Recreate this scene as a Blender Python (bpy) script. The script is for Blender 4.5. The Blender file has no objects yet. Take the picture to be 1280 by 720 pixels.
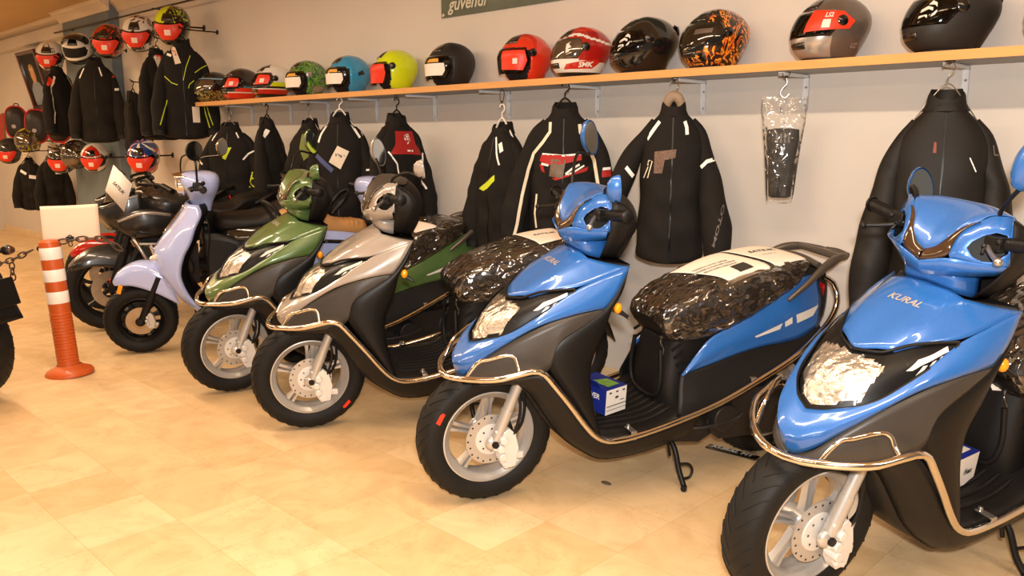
import bpy, bmesh, math, random
from mathutils import Vector, Matrix, geometry
from mathutils.bvhtree import BVHTree
random.seed(7)
S = bpy.context.scene
COL = S.collection
PI = math.pi
V = Vector

# ---------------------------------------------------------------- materials
def lin(h):
    c = [int(h[i:i+2], 16)/255 for i in (1, 3, 5)]
    return [x/12.92 if x <= .04045 else ((x+.055)/1.055)**2.4 for x in c] + [1]
MATS = {}
def mat(name, col, rough=.5, metal=0, coat=0, alpha=1, bump=0, scale=60, var=0, vscale=20, spec=.5, trans=0, ior=1.45, emit=0, flake=0, stretch=None, dist=.004):
    if name in MATS: return MATS[name]
    m = bpy.data.materials.new(name); m.use_nodes = True
    nt = m.node_tree; b = nt.nodes['Principled BSDF']
    c = lin(col) if isinstance(col, str) else list(col)+[1]
    b.inputs['Base Color'].default_value = c
    b.inputs['Roughness'].default_value = rough
    b.inputs['Metallic'].default_value = metal
    b.inputs['Coat Weight'].default_value = coat
    b.inputs['Coat Roughness'].default_value = .06
    b.inputs['Alpha'].default_value = alpha
    b.inputs['Specular IOR Level'].default_value = spec
    b.inputs['Transmission Weight'].default_value = trans
    b.inputs['IOR'].default_value = ior
    if emit:
        b.inputs['Emission Color'].default_value = c; b.inputs['Emission Strength'].default_value = emit
    tc = nt.nodes.new('ShaderNodeTexCoord'); src = tc.outputs['Object']
    if stretch:
        mp = nt.nodes.new('ShaderNodeMapping'); mp.inputs['Scale'].default_value = stretch
        nt.links.new(src, mp.inputs['Vector']); src = mp.outputs['Vector']
    if var:
        n = nt.nodes.new('ShaderNodeTexNoise'); n.inputs['Scale'].default_value = vscale; n.inputs['Detail'].default_value = 4
        nt.links.new(src, n.inputs['Vector'])
        r = nt.nodes.new('ShaderNodeValToRGB'); r.color_ramp.elements[0].position = .3; r.color_ramp.elements[1].position = .7
        r.color_ramp.elements[0].color = [max(0, x*(1-var)) for x in c[:3]]+[1]; r.color_ramp.elements[1].color = [min(1, x*(1+var)) for x in c[:3]]+[1]
        nt.links.new(n.outputs['Fac'], r.inputs['Fac']); nt.links.new(r.outputs['Color'], b.inputs['Base Color'])
    if bump:
        n = nt.nodes.new('ShaderNodeTexNoise'); n.inputs['Scale'].default_value = scale; n.inputs['Detail'].default_value = 5
        nt.links.new(src, n.inputs['Vector'])
        bp = nt.nodes.new('ShaderNodeBump'); bp.inputs['Strength'].default_value = bump; bp.inputs['Distance'].default_value = dist
        nt.links.new(n.outputs['Fac'], bp.inputs['Height']); nt.links.new(bp.outputs['Normal'], b.inputs['Normal'])
    if flake:
        n = nt.nodes.new('ShaderNodeTexVoronoi'); n.inputs['Scale'].default_value = 900
        nt.links.new(src, n.inputs['Vector'])
        r = nt.nodes.new('ShaderNodeMixRGB'); r.blend_type = 'ADD'; r.inputs['Color1'].default_value = c
        r.inputs['Fac'].default_value = flake
        nt.links.new(n.outputs['Color'], r.inputs['Color2']); nt.links.new(r.outputs['Color'], b.inputs['Base Color'])
    MATS[name] = m
    return m

# ---------------------------------------------------------------- mesh builder
def cr(pts, n):
    """n points along a Catmull-Rom curve through pts, spaced by chord length."""
    P = [V(p) for p in pts]
    if len(P) == 2: return [P[0].lerp(P[1], i/(n-1)) for i in range(n)]
    L = [0]
    for i in range(1, len(P)): L.append(L[-1]+max((P[i]-P[i-1]).length, 1e-6))
    out = []
    for k in range(n):
        t = L[-1]*k/(n-1); i = 0
        while i < len(P)-2 and L[i+1] < t: i += 1
        a, b = P[i], P[i+1]; h = L[i+1]-L[i]; u = (t-L[i])/h
        ma = (P[i+1]-P[i-1])/(L[i+1]-L[i-1]) if i > 0 else (b-a)/h
        mb = (P[i+2]-P[i])/(L[i+2]-L[i]) if i < len(P)-2 else (b-a)/h
        u2, u3 = u*u, u*u*u
        out.append(a*(2*u3-3*u2+1)+ma*h*(u3-2*u2+u)+b*(-2*u3+3*u2)+mb*h*(u3-u2))
    return out
def cru(pts, n):
    """Catmull-Rom by index (keeps columns of control rows aligned)."""
    P = [V(p) for p in pts]
    m = len(P)-1; out = []
    for k in range(n):
        t = m*k/(n-1); i = min(int(t), m-1); u = t-i
        a, b = P[i], P[i+1]; ma = (P[i+1]-P[i-1])/2 if i > 0 else b-a; mb = (P[i+2]-P[i])/2 if i < m-1 else b-a
        u2, u3 = u*u, u*u*u
        out.append(a*(2*u3-3*u2+1)+ma*(u3-2*u2+u)+b*(-2*u3+3*u2)+mb*(u3-u2))
    return out
def mir(pts): return [(p[0], -p[1], p[2]) for p in pts]

class B:
    def __init__(s): s.v = []; s.f = []; s.m = []
    def add(s, v, f, m=0):
        o = len(s.v); s.v += [V(p) for p in v]; s.f += [[i+o for i in q] for q in f]; s.m += [m]*len(f); return s
    def grid(s, G, m=0, cu=False, cv=False, flip=False):
        nv, nu = len(G), len(G[0]); f = []
        for j in range(nv if cv else nv-1):
            for i in range(nu if cu else nu-1):
                a, b, c, d = j*nu+i, j*nu+(i+1) % nu, ((j+1) % nv)*nu+(i+1) % nu, ((j+1) % nv)*nu+i
                f.append([d, c, b, a] if flip else [a, b, c, d])
        return s.add([p for r in G for p in r], f, m)
    def patch(s, rows, nu=16, nv=8, m=0, mirror=False, linear=False):
        R = [cru(r, nu) for r in rows]
        def mk(R):
            cols = [[r[i] for r in R] for i in range(nu)]
            cc = [(cr(c, nv) if not linear else sum(([c[k].lerp(c[k+1], t/max(1, (nv-1)//(len(c)-1))) for t in range(max(1, (nv-1)//(len(c)-1)))] for k in range(len(c)-1)), [])+[c[-1]]) for c in cols]
            return [[c[j] for c in cc] for j in range(len(cc[0]))]
        G = mk(R); s.grid(G, m)
        if mirror: s.grid([[V((p.x, -p.y, p.z)) for p in r] for r in G], m, flip=True)
        return s
    def tube(s, pts, r, n=10, k=None, closed=False, m=0, caps=True, ell=None):
        P = cr(pts, k) if k else [V(p) for p in pts]
        N = len(P); rr = r if isinstance(r, (list, tuple)) else [r]*N
        if len(rr) != N: rr = [x[0] for x in cr([(q, 0, 0) for q in rr], N)] if len(rr) > 2 else [rr[0]+(rr[1]-rr[0])*i/(N-1) for i in range(N)]
        G = []; ref = None
        for i in range(N):
            t = (P[(i+1) % N if closed else min(i+1, N-1)]-P[(i-1) if (closed or i) else 0])
            if t.length < 1e-9: t = V((0, 0, 1))
            t.normalize()
            if ref is None:
                ref = V((0, 0, 1)) if abs(t.z) < .9 else V((1, 0, 0))
            u = ref-t*ref.dot(t)
            if u.length < 1e-6: u = t.orthogonal()
            u.normalize(); w = t.cross(u); ref = u
            e = ell or 1
            G.append([P[i]+(u*math.cos(2*PI*j/n)+w*math.sin(2*PI*j/n)*e)*rr[i] for j in range(n)])
        s.grid(G, m, cu=True, cv=closed, flip=False)
        if caps and not closed:
            o = len(s.v)-N*n
            s.f.append([o+j for j in range(n)][::-1]); s.m.append(m)
            s.f.append([o+(N-1)*n+j for j in range(n)]); s.m.append(m)
        return s
    def lathe(s, prof, c=(0, 0, 0), ax=(0, 1, 0), n=32, m=0, closed=False, arc=None):
        """prof: (radius, height along ax)."""
        ax = V(ax).normalized(); u = ax.orthogonal().normalized(); w = ax.cross(u); c = V(c); G = []
        for r, h in prof: G.append([c+ax*h+(u*math.cos(2*PI*j/n)+w*math.sin(2*PI*j/n))*r for j in range(n)])
        return s.grid(G, m, cu=True, cv=closed)
    def box(s, c, d, R=None, m=0):
        c = V(c); x, y, z = d[0]/2, d[1]/2, d[2]/2
        v = [V((i, j, k)) for i in (-x, x) for j in (-y, y) for k in (-z, z)]
        if R is not None: v = [R @ p for p in v]
        return s.add([c+p for p in v], [(0, 1, 3, 2), (4, 6, 7, 5), (0, 4, 5, 1), (2, 3, 7, 6), (0, 2, 6, 4), (1, 5, 7, 3)], m)
    def prism(s, poly, d, o=(0, 0, 0), U=(1, 0, 0), W=(0, 0, 1), m=0):
        """2-D polygon in the (U,W) plane at o, pushed along U x W by d (centred)."""
        U, W, o = V(U), V(W), V(o); N = U.cross(W).normalized(); n = len(poly)
        a = [o+U*p[0]+W*p[1]-N*d/2 for p in poly]; b = [p+N*d for p in a]
        f = [list(range(n))[::-1], list(range(n, 2*n))]+[[i, (i+1) % n, n+(i+1) % n, n+i] for i in range(n)]
        return s.add(a+b, f, m)
    def ball(s, c, r, n=16, k=10, m=0, R=None):
        c = V(c); rx, ry, rz = r if isinstance(r, (tuple, list)) else (r, r, r); G = []
        for j in range(k+1):
            a = PI*j/k; row = []
            for i in range(n):
                b = 2*PI*i/n; p = V((rx*math.sin(a)*math.cos(b), ry*math.sin(a)*math.sin(b), rz*math.cos(a)))
                row.append(c+(R @ p if R else p))
            G.append(row)
        return s.grid(G, m, cu=True)
    def xf(s, M):
        s.v = [M @ p for p in s.v]; return s
    def bvh(s): return BVHTree.FromPolygons([tuple(p) for p in s.v], s.f)
    def join(s, o, m=None):
        k = len(s.v); s.v += o.v; s.f += [[i+k for i in q] for q in o.f]; s.m += (o.m if m is None else [m]*len(o.f)); return s
    def mesh(s, name, mats, ang=40):
        me = bpy.data.meshes.new(name); me.from_pydata([tuple(p) for p in s.v], [], s.f)
        for x in (mats if isinstance(mats, (list, tuple)) else [mats]): me.materials.append(x)
        me.polygons.foreach_set('material_index', s.m)
        bm = bmesh.new(); bm.from_mesh(me); bmesh.ops.remove_doubles(bm, verts=bm.verts, dist=1e-5)
        bmesh.ops.recalc_face_normals(bm, faces=bm.faces); bm.to_mesh(me); bm.free()
        me.polygons.foreach_set('use_smooth', [True]*len(me.polygons))
        me.set_sharp_from_angle(angle=math.radians(ang)); me.update()
        return me
    def build(s, name, mats, parent=None, ang=40, solid=0, bevel=0, seg=2, subd=0, M=None):
        o = bpy.data.objects.new(name, s.mesh(name, mats, ang)); COL.objects.link(o)
        if parent: o.parent = parent
        if M is not None: o.matrix_basis = M
        if solid:
            q = o.modifiers.new('thickness', 'SOLIDIFY'); q.thickness = abs(solid); q.offset = -1 if solid > 0 else 0
        if bevel:
            q = o.modifiers.new('edge', 'BEVEL'); q.width = bevel; q.segments = seg; q.limit_method = 'ANGLE'; q.angle_limit = math.radians(35)
        if subd:
            q = o.modifiers.new('smooth', 'SUBSURF'); q.levels = subd; q.render_levels = subd
        return o

def tag(o, label, cat, group=None, kind=None):
    if label: o['label'] = label
    if cat: o['category'] = cat
    if group: o['group'] = group
    if kind: o['kind'] = kind
    return o
def thing(name, label, cat, M=None, group=None, size=.1):
    o = bpy.data.objects.new(name, None); o.empty_display_size = size; COL.objects.link(o)
    if M is not None: o.matrix_world = M
    return tag(o, label, cat, group)
def struct(o): o['kind'] = 'structure'; return o

def frame(o, x, y, z):
    M = Matrix.Identity(4)
    for k, a in enumerate((x, y, z)):
        for i in range(3): M[i][k] = a[i]
    for i in range(3): M[i][3] = o[i]
    return M
def rotz(x, y, z, deg): return Matrix.Translation((x, y, z)) @ Matrix.Rotation(math.radians(deg), 4, 'Z')

# ---------------------------------------------------------------- flat shapes and writing, laid on surfaces
def tess(polys, maxlen=.02):
    bm = bmesh.new()
    for p in polys:
        P = [V((a[0], a[1], 0)) for a in p]; vs = [bm.verts.new(q) for q in P]
        for t in geometry.tessellate_polygon([P]):
            try: bm.faces.new([vs[i] for i in t])
            except ValueError: pass
    for _ in range(6):
        E = [e for e in bm.edges if e.calc_length() > maxlen]
        if not E: break
        bmesh.ops.subdivide_edges(bm, edges=E, cuts=1); bmesh.ops.triangulate(bm, faces=bm.faces[:])
    bm.verts.index_update()
    r = [(v.co.x, v.co.y) for v in bm.verts], [[v.index for v in f.verts] for f in bm.faces]; bm.free(); return r
def text2d(txt, size, shear=0, bold=0, ax='CENTER'):
    c = bpy.data.curves.new('t', 'FONT'); c.body = txt; c.size = size; c.align_x = ax; c.align_y = 'CENTER'; c.shear = shear; c.offset = bold; c.resolution_u = 2
    o = bpy.data.objects.new('t', c); COL.objects.link(o); me = bpy.data.meshes.new_from_object(o.evaluated_get(bpy.context.evaluated_depsgraph_get()))
    r = [(v.co.x, v.co.y) for v in me.vertices], [list(p.vertices) for p in me.polygons]
    bpy.data.objects.remove(o); bpy.data.curves.remove(c); bpy.data.meshes.remove(me); return r
def lay(b, target, tri, O, U, W, off=.002, m=0, reach=1.0, D=None):
    """drop a flat triangulated shape, set out at O in the (U,W) plane, along D onto the target surface."""
    O, U, W = V(O), V(U).normalized(), V(W).normalized(); D = V(D).normalized() if D is not None else -(U.cross(W)).normalized()
    vs, fs = tri; out = []; bad = set()
    for i, (x, y) in enumerate(vs):
        p = O+U*x+W*y; h = target.ray_cast(p-D*reach, D, 3) if target else (p, None, 0, 0)
        if h[0] is None: bad.add(i); out.append(p)
        else: out.append(h[0]-D*off)
    b.add(out, [f for f in fs if not any(i in bad for i in f)], m); return b
def band(pts, w):
    """outline of a ribbon of width w along a 2-D polyline."""
    P = [V((p[0], p[1])) for p in pts]; a = []; c = []
    for i, p in enumerate(P):
        t = (P[min(i+1, len(P)-1)]-P[max(i-1, 0)]).normalized(); n = V((-t.y, t.x))*w/2; a.append(p+n); c.append(p-n)
    return [tuple(p) for p in a+c[::-1]]
def quads(pts, w):
    P = [V((p[0], p[1])) for p in pts]; a = []; c = []
    for i, p in enumerate(P):
        t = (P[min(i+1, len(P)-1)]-P[max(i-1, 0)]).normalized(); n = V((-t.y, t.x))*w/2; a.append(p+n); c.append(p-n)
    return [[tuple(a[i]), tuple(a[i+1]), tuple(c[i+1]), tuple(c[i])] for i in range(len(P)-1)]

# ---------------------------------------------------------------- camera (fitted to the photograph)
CAM = V((0, -3.28, 1.22)); PITCH = math.radians(10.153); YAW = math.radians(45.716); FPX = 1033.0
cd = bpy.data.cameras.new('camera'); cam = bpy.data.objects.new('camera', cd); COL.objects.link(cam)
cd.sensor_width = 36; cd.lens = FPX/1280*36; cd.clip_end = 100; cd.clip_start = .05
fh = V((-math.cos(YAW), math.sin(YAW), 0)); rt = V((math.sin(YAW), math.cos(YAW), 0))
fw = fh*math.cos(PITCH)-V((0, 0, 1))*math.sin(PITCH); up = V((0, 0, 1))*math.cos(PITCH)+fh*math.sin(PITCH)
cam.matrix_world = frame(CAM, rt, up, -fw); S.camera = cam
S.view_settings.view_transform = 'Standard'; S.view_settings.look = 'None'; S.view_settings.gamma = 1; S.view_settings.use_curve_mapping = False
# ---------------------------------------------------------------- room shell
def floor_mat():
    m = bpy.data.materials.new('marble_tiles'); m.use_nodes = True; nt = m.node_tree; b = nt.nodes['Principled BSDF']; N = nt.nodes.new; L = nt.links.new
    tc = N('ShaderNodeTexCoord')
    mp = N('ShaderNodeMapping'); mp.inputs['Location'].default_value = (2.25+.29*30, 1.96+.277*30, 0); L(tc.outputs['Object'], mp.inputs['Vector'])
    br = N('ShaderNodeTexBrick'); br.offset = 0; br.inputs['Scale'].default_value = 1; br.inputs['Brick Width'].default_value = .29; br.inputs['Row Height'].default_value = .277
    br.inputs['Mortar Size'].default_value = .0011; br.inputs['Mortar Smooth'].default_value = .3
    br.inputs['Color1'].default_value = lin('#e6caa0'); br.inputs['Color2'].default_value = lin('#d9ba8c'); br.inputs['Mortar'].default_value = lin('#c9a878')
    L(mp.outputs['Vector'], br.inputs['Vector'])
    n = N('ShaderNodeTexNoise'); n.inputs['Scale'].default_value = 5; n.inputs['Detail'].default_value = 8; n.inputs['Distortion'].default_value = 1.5; L(tc.outputs['Object'], n.inputs['Vector'])
    r = N('ShaderNodeValToRGB'); e = r.color_ramp.elements; e[0].position = .3; e[0].color = (.80, .76, .70, 1); e[1].position = .62; e[1].color = (1, 1, 1, 1); L(n.outputs['Fac'], r.inputs['Fac'])
    mx = N('ShaderNodeMixRGB'); mx.blend_type = 'MULTIPLY'; mx.inputs['Fac'].default_value = .75; L(br.outputs['Color'], mx.inputs['Color1']); L(r.outputs['Color'], mx.inputs['Color2'])
    # thin brown veins
    n2 = N('ShaderNodeTexNoise'); n2.inputs['Scale'].default_value = 2.6; n2.inputs['Detail'].default_value = 10; n2.inputs['Roughness'].default_value = .65; L(tc.outputs['Object'], n2.inputs['Vector'])
    r2 = N('ShaderNodeValToRGB'); e = r2.color_ramp.elements; e[0].position = .492; e[0].color = (1, 1, 1, 1); e[1].position = .5; e[1].color = (.72, .58, .42, 1); e2 = r2.color_ramp.elements.new(.508); e2.color = (1, 1, 1, 1); L(n2.outputs['Fac'], r2.inputs['Fac'])
    mx2 = N('ShaderNodeMixRGB'); mx2.blend_type = 'MULTIPLY'; mx2.inputs['Fac'].default_value = .35; L(mx.outputs['Color'], mx2.inputs['Color1']); L(r2.outputs['Color'], mx2.inputs['Color2'])
    L(mx2.outputs['Color'], b.inputs['Base Color'])
    b.inputs['Roughness'].default_value = .38; b.inputs['Specular IOR Level'].default_value = .35
    return m
M_wall = mat('wall_paint', '#cec8c1', .7, bump=.05, scale=180, var=.03, vscale=1.3)
M_pil = mat('pilaster_paint', '#6c7a82', .6, bump=.05, scale=180, var=.03, vscale=2)
M_ceil = mat('ceiling_paint', '#c8a878', .7, var=.02, vscale=2)
M_cove = mat('cove_plaster', '#ddd0bd', .6, var=.02, vscale=3)
M_base = mat('baseboard_stone', '#d8c09a', .4, var=.06, vscale=6)
XL, XR, YF, ZC = -13.0, 3.0, -8.0, 2.53
struct(B().box(((XL+XR)/2, YF/2, -.05), (XR-XL, -YF, .1)).build('floor', floor_mat()))
struct(B().box(((XL+XR)/2, .06, 1.4), (XR-XL, .12, 3.0)).build('wall_back', M_wall))
struct(B().box((XL-.06, YF/2, 1.4), (.12, -YF, 3.0)).build('wall_left', M_wall))
struct(B().box(((XL+XR)/2, YF/2, ZC+.05), (XR-XL, -YF, .1)).build('ceiling', M_ceil))
# plaster cove along the top of the wall, wider over the pilaster
cv = [(0, 0), (0, -.10), (-.012, -.10), (-.018, -.08), (-.05, -.045), (-.085, -.03), (-.09, -.012), (-.105, -.01), (-.105, 0)]
b = B().prism([(y, z) for y, z in cv], XR-XL, o=((XL+XR)/2, 0, ZC), U=(0, 1, 0), W=(0, 0, 1)); struct(b.build('trim_1', M_cove))
b = B().prism([(y, z) for y, z in cv], 1.36, o=(-9.1, -.10, ZC), U=(0, 1, 0), W=(0, 0, 1)); struct(b.build('trim_2', M_cove))
struct(B().box(((XL-9.73)/2, -.05, 2.37), (-9.73-XL, .10, .13)).build('beam', M_wall, bevel=.004))
b = B().prism([(0, 0), (-.016, 0), (-.016, .068), (-.012, .074), (0, .074)], XR-XL, o=((XL+XR)/2, 0, 0), U=(0, 1, 0), W=(0, 0, 1))
b.box(((XL+XR)/2, -.0165, .05), (XR-XL, .002, .004)); struct(b.build('baseboard_back', M_base))
struct(B().box((-9.1, -.05, 1.26), (1.26, .1, 2.52)).build('pilaster', M_pil, bevel=.006))
# ceiling tubes (out of the frame) and the photographer's flash
def area(name, loc, sx, sy, power, col, rot=(0, 0, 0)):
    l = bpy.data.lights.new(name, 'AREA'); l.shape = 'RECTANGLE'; l.size = sx; l.size_y = sy; l.energy = power; l.color = col
    o = bpy.data.objects.new(name, l); COL.objects.link(o); o.location = loc; o.rotation_euler = rot; return o
WARM = (1, .76, .52)
for i, x in enumerate((-11.2, -7.9, -4.6, -1.3, 1.6)):
    area('ceiling_tube', (x, -2.15, 2.5), 2.4, .12, 64 if x < -6 else 58, (1, .68, .38) if x < -6 else WARM)
for i, x in enumerate((-9.5, -5.5, -1.5)):
    area('ceiling_tube', (x, -5.6, 2.5), 2.4, .25, 76, WARM)
fl = area('camera_flash', CAM+V((.03, 0, .14))-fw*.05, .09, .06, 78, (1, .95, .90)); fl.rotation_euler = cam.matrix_world.to_euler()
w = bpy.data.worlds.new('world'); S.world = w; w.use_nodes = True
w.node_tree.nodes['Background'].inputs['Color'].default_value = (1, .82, .62, 1); w.node_tree.nodes['Background'].inputs['Strength'].default_value = .22
S.view_settings.exposure = 0.0
# ---------------------------------------------------------------- shared materials
M_blk = mat('black_plastic', '#121111', .42, spec=.3, bump=.15, scale=400, dist=.0006)
M_dark = mat('dark_plastic', '#171514', .5, spec=.3, bump=.2, scale=500, dist=.0006, var=.05, vscale=8)
M_gun = mat('gunmetal_plastic', '#3d3935', .4, metal=.1, spec=.4, var=.04, vscale=10)
M_tyre = mat('tyre_rubber', '#161514', .62, spec=.3, bump=.2, scale=200, dist=.001, var=.08, vscale=12)
M_alu = mat('cast_aluminium', '#bdbab6', .32, metal=.55, var=.04, vscale=15, spec=.6)
M_chr = mat('polished_chrome', '#dcd6ce', .1, metal=1, var=.03, vscale=6)
M_steel = mat('brushed_steel', '#b9b6b2', .28, metal=.9, bump=.1, scale=300, dist=.0005)
M_brz = mat('bronze_grey_paint', '#6b625a', .35, metal=.6, var=.05, vscale=9)
M_seat = mat('black_vinyl', '#141211', .5, spec=.3, bump=.3, scale=260, dist=.001)
def clear(name, rough=.04, blend=.12, tint=(1, 1, 1), strength=1.0, bump=0, scale=20, dist=.02, ridged=False, film=0, filmcol='#2a231d', stretch=(1, 1, 1)):
    """see-through skin: transparent, with a glossy coat growing towards grazing angles."""
    m = bpy.data.materials.new(name); m.use_nodes = True; nt = m.node_tree; N = nt.nodes.new; L = nt.links.new; nt.nodes.remove(nt.nodes['Principled BSDF']); out = nt.nodes['Material Output']
    tr = N('ShaderNodeBsdfTransparent'); tr.inputs['Color'].default_value = (*tint, 1); gl = N('ShaderNodeBsdfGlossy'); gl.inputs['Roughness'].default_value = rough; gl.inputs['Color'].default_value = (strength,)*3+(1,)
    lw = N('ShaderNodeLayerWeight'); lw.inputs['Blend'].default_value = blend; mx = N('ShaderNodeMixShader'); base = tr.outputs[0]
    if film:
        df = N('ShaderNodeBsdfDiffuse'); df.inputs['Color'].default_value = lin(filmcol); m2 = N('ShaderNodeMixShader'); m2.inputs['Fac'].default_value = film; L(tr.outputs[0], m2.inputs[1]); L(df.outputs[0], m2.inputs[2]); base = m2.outputs[0]
    L(lw.outputs['Fresnel'], mx.inputs['Fac']); L(base, mx.inputs[1]); L(gl.outputs[0], mx.inputs[2]); L(mx.outputs[0], out.inputs['Surface'])
    tc = N('ShaderNodeTexCoord'); mp = N('ShaderNodeMapping'); mp.inputs['Scale'].default_value = stretch; L(tc.outputs['Object'], mp.inputs['Vector']); n = N('ShaderNodeTexNoise'); n.inputs['Scale'].default_value = scale; n.inputs['Detail'].default_value = 3; n.inputs['Distortion'].default_value = .6
    if ridged: n.noise_type = 'RIDGED_MULTIFRACTAL'; n.normalize = True
    L(mp.outputs['Vector'], n.inputs['Vector']); bp = N('ShaderNodeBump'); bp.inputs['Strength'].default_value = bump; bp.inputs['Distance'].default_value = dist; L(n.outputs['Fac'], bp.inputs['Height']); L(bp.outputs['Normal'], gl.inputs['Normal']); L(bp.outputs['Normal'], lw.inputs['Normal'])
    MATS[name] = m; return m
M_lens = clear('clear_lens', .03, .10, strength=.9)
M_refl = mat('headlamp_reflector', '#d9d5cd', .14, metal=.85, bump=.5, scale=42, dist=.02, spec=.8)
M_drl = mat('lamp_strip_white', '#dad5cf', .3, var=.03)
M_amb = mat('amber_lens', '#f59a12', .15, coat=.6, var=.05, vscale=90, spec=.6)
M_redl = mat('red_lens', '#d3170f', .18, coat=.6, var=.06, vscale=90)
M_redp = mat('red_rubber_print', '#d9341c', .5, var=.05)
M_plw = clear('clear_plastic_wrap', .12, .55, strength=1.0, bump=1.0, scale=11, dist=.05, ridged=True, film=.16, filmcol='#6a5c50', stretch=(1.2, 3.0, 1.5))
M_pap = mat('paper', '#efe6da', .7, var=.02, vscale=5)
M_ink = mat('printing_ink', '#35322f', .6, var=.03)
M_smk = mat('smoked_screen', '#3b2a1c', .08, coat=.8, var=.08, vscale=30)
M_mir = mat('mirror_glass', '#c5ccd4', .04, metal=1, var=.01)
M_wht = mat('white_print', '#ece8e2', .45, var=.02)
M_silp = mat('silver_print', '#c9c4bc', .3, metal=.5, var=.02)

def paint(name, c, fl=.06): return mat(name, c, .3, metal=.12, coat=1, flake=fl)
P_blue = paint('blue_metallic_paint', '#0e60b2', .04)
P_green = paint('green_metallic_paint', '#44632a', .04)
P_silver = paint('silver_metallic_paint', '#978e86', .05)
P_lilac = mat('lilac_gloss_paint', '#aab8ea', .2, coat=1, var=.01)

def wheel(par, x, R=.236, RR=.166, w=.053, y=0, style='silver', spokes=5, name='front_wheel', disc=True, mark=None, axle=None):
    """rim + spokes, with tyre and brake disc as children; axle along local y."""
    c = V((x, y, R)); Mr = M_alu if style == 'silver' else M_blk
    b = B(); rw = w*.85
    prof = [(RR, rw), (RR-.008, rw+.002), (RR-.014, rw-.006), (RR-.024, rw-.012), (RR-.030, rw-.02), (RR-.034, .0), (RR-.030, -rw+.02), (RR-.024, -rw+.012), (RR-.014, -rw+.006), (RR-.008, -rw-.002), (RR, -rw), (RR-.004, -rw+.012), (RR-.018, 0), (RR-.004, rw-.012)]
    b.lathe(prof, c, n=56, closed=True)
    b.lathe([(0, .045), (.026, .045), (.03, .03), (.036, .02), (.036, -.02), (.03, -.04), (0, -.04)], c, n=24)
    for k in range(spokes):
        a = 2*PI*k/spokes+.35; u = V((math.cos(a), 0, math.sin(a))); t = V((-u.z, 0, u.x))
        for s_ in ((-1, 1) if style == 'silver' else (0,)):
            G = []
            for f, wd, th in ((.03, .02, .022), (.07, .013, .02), (RR-.06, .012, .018), (RR-.027, .021, .024)):
                off = s_*(.004+.010*(f/RR)); m = c+u*f+t*off; q = .5 if s_ else 1
                G.append([m+t*wd*q*i+V((0, th*j*.5+.006, 0)) for i, j in ((-1, -1), (-.7, 1), (.7, 1), (1, -1))])
            b.grid(G, cu=True)
    wh = b.build(name, Mr, par, ang=30)
    t = B(); prof = []
    for i in range(15):
        a = -PI/2+PI*i/14; prof.append((RR+(R-RR)*.30+(R-RR)*.70*max(0, math.cos(a))**.62, w*1.12*math.sin(a)*(1 if abs(math.sin(a)) < .9 else .98)))
    prof = [(RR-.004, -w*.86), (RR+.004, -w*.95)]+prof+[(RR+.004, w*.95), (RR-.004, w*.86)]
    t.lathe(prof, c, n=72)
    for k in range(30):   # tread grooves
        for s_ in (-1, 1):
            pts = []
            for j in range(6):
                q = s_*(.12+.75*j/5); a = 2*PI*k/30+.35*abs(q)*1+(.1 if s_ > 0 else 0); al = math.asin(min(.98, abs(q)))
                rr = RR+(R-RR)*.30+(R-RR)*.70*max(0, math.cos(al))**.62+.0006; pts.append(c+V((math.cos(a)*rr, q*w*1.12, math.sin(a)*rr)))
            t.tube(pts, .0022, n=4, m=1)
    ty = t.build('tyre', [M_tyre, mat('tread_groove', '#0c0b0b', .8, var=.05)], wh)
    if mark is not None:
        mb = B(); tb = t.bvh(); a = math.radians(mark); o = c+V((math.cos(a), 0, math.sin(a)))*(RR+(R-RR)*.48)
        T = V((-math.sin(a), 0, math.cos(a))); Rv = V((math.cos(a), 0, math.sin(a)))
        lay(mb, tb, tess([[(-.02, -.007), (.02, -.007), (.022, .003), (.012, .008), (-.018, .008)]], .01), o+V((0, .3, 0)), T, Rv, .001, D=(0, -1, 0))
        mb.build('tyre_mark', M_redp, wh)
    if disc:
        d = B(); d.lathe([(.052, .060), (.088, .060), (.088, .056), (.052, .056)], c, n=48, closed=True)
        for k in range(20):
            a = 2*PI*k/20; d.lathe([(0, .0606), (.0035, .0606)], c+V((math.cos(a), 0, math.sin(a)))*(.076 if k % 2 else .081), n=8, m=1)
        d.build('brake_disc', [mat('disc_steel', '#b9b4ae', .28, metal=.45, bump=.2, scale=90, dist=.0005), M_dark], wh)
        d = B(); d.lathe([(0, .066), (.02, .066), (.054, .063), (.056, .058), (.056, .05), (0, .05)], c, n=40)
        for k in range(8):
            a = 2*PI*k/8; d.lathe([(0, .0664), (.0034, .0664)], c+V((math.cos(a)*.04, 0, math.sin(a)*.04)), n=8, m=1)
        d.build('disc_carrier', [mat('disc_hub_paint', '#d5d2ce', .4, metal=.2, var=.03), M_dark], wh)
    return wh

def caliper(par, x, z, y=.075, s=1, col=None):
    b = B(); R = Matrix.Rotation(math.radians(-18), 3, 'Y')
    b.prism([(-.022*s, -.055*s), (.01*s, -.06*s), (.026*s, -.035*s), (.03*s, .01*s), (.022*s, .05*s), (0, .062*s), (-.018*s, .045*s), (-.03*s, .0)], .034, (x, y, z))
    for k, (a, c_) in enumerate(((.018, .03), (.02, -.02), (.026, .005))): b.lathe([(0, .03), (.011*s, .03), (.012*s, .026), (.012*s, -.01)], (x+a*s, y, z+c_*s), n=14)
    b.box((x+.03*s, y+.005, z+.005), (.03*s, .02, .018*s), R); b.box((x+.005, y+.018, z-.045*s), (.03*s, .012, .012*s), R)
    b.tube([(x+.03*s, y+.01, z+.035*s), (x+.04*s, y+.012, z+.06*s)], .005, 8); b.box((x-.035*s, y-.005, z-.03*s), (.03*s, .014, .02*s))
    return b.build('brake_caliper', col or M_alu, par, bevel=.002)

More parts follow.
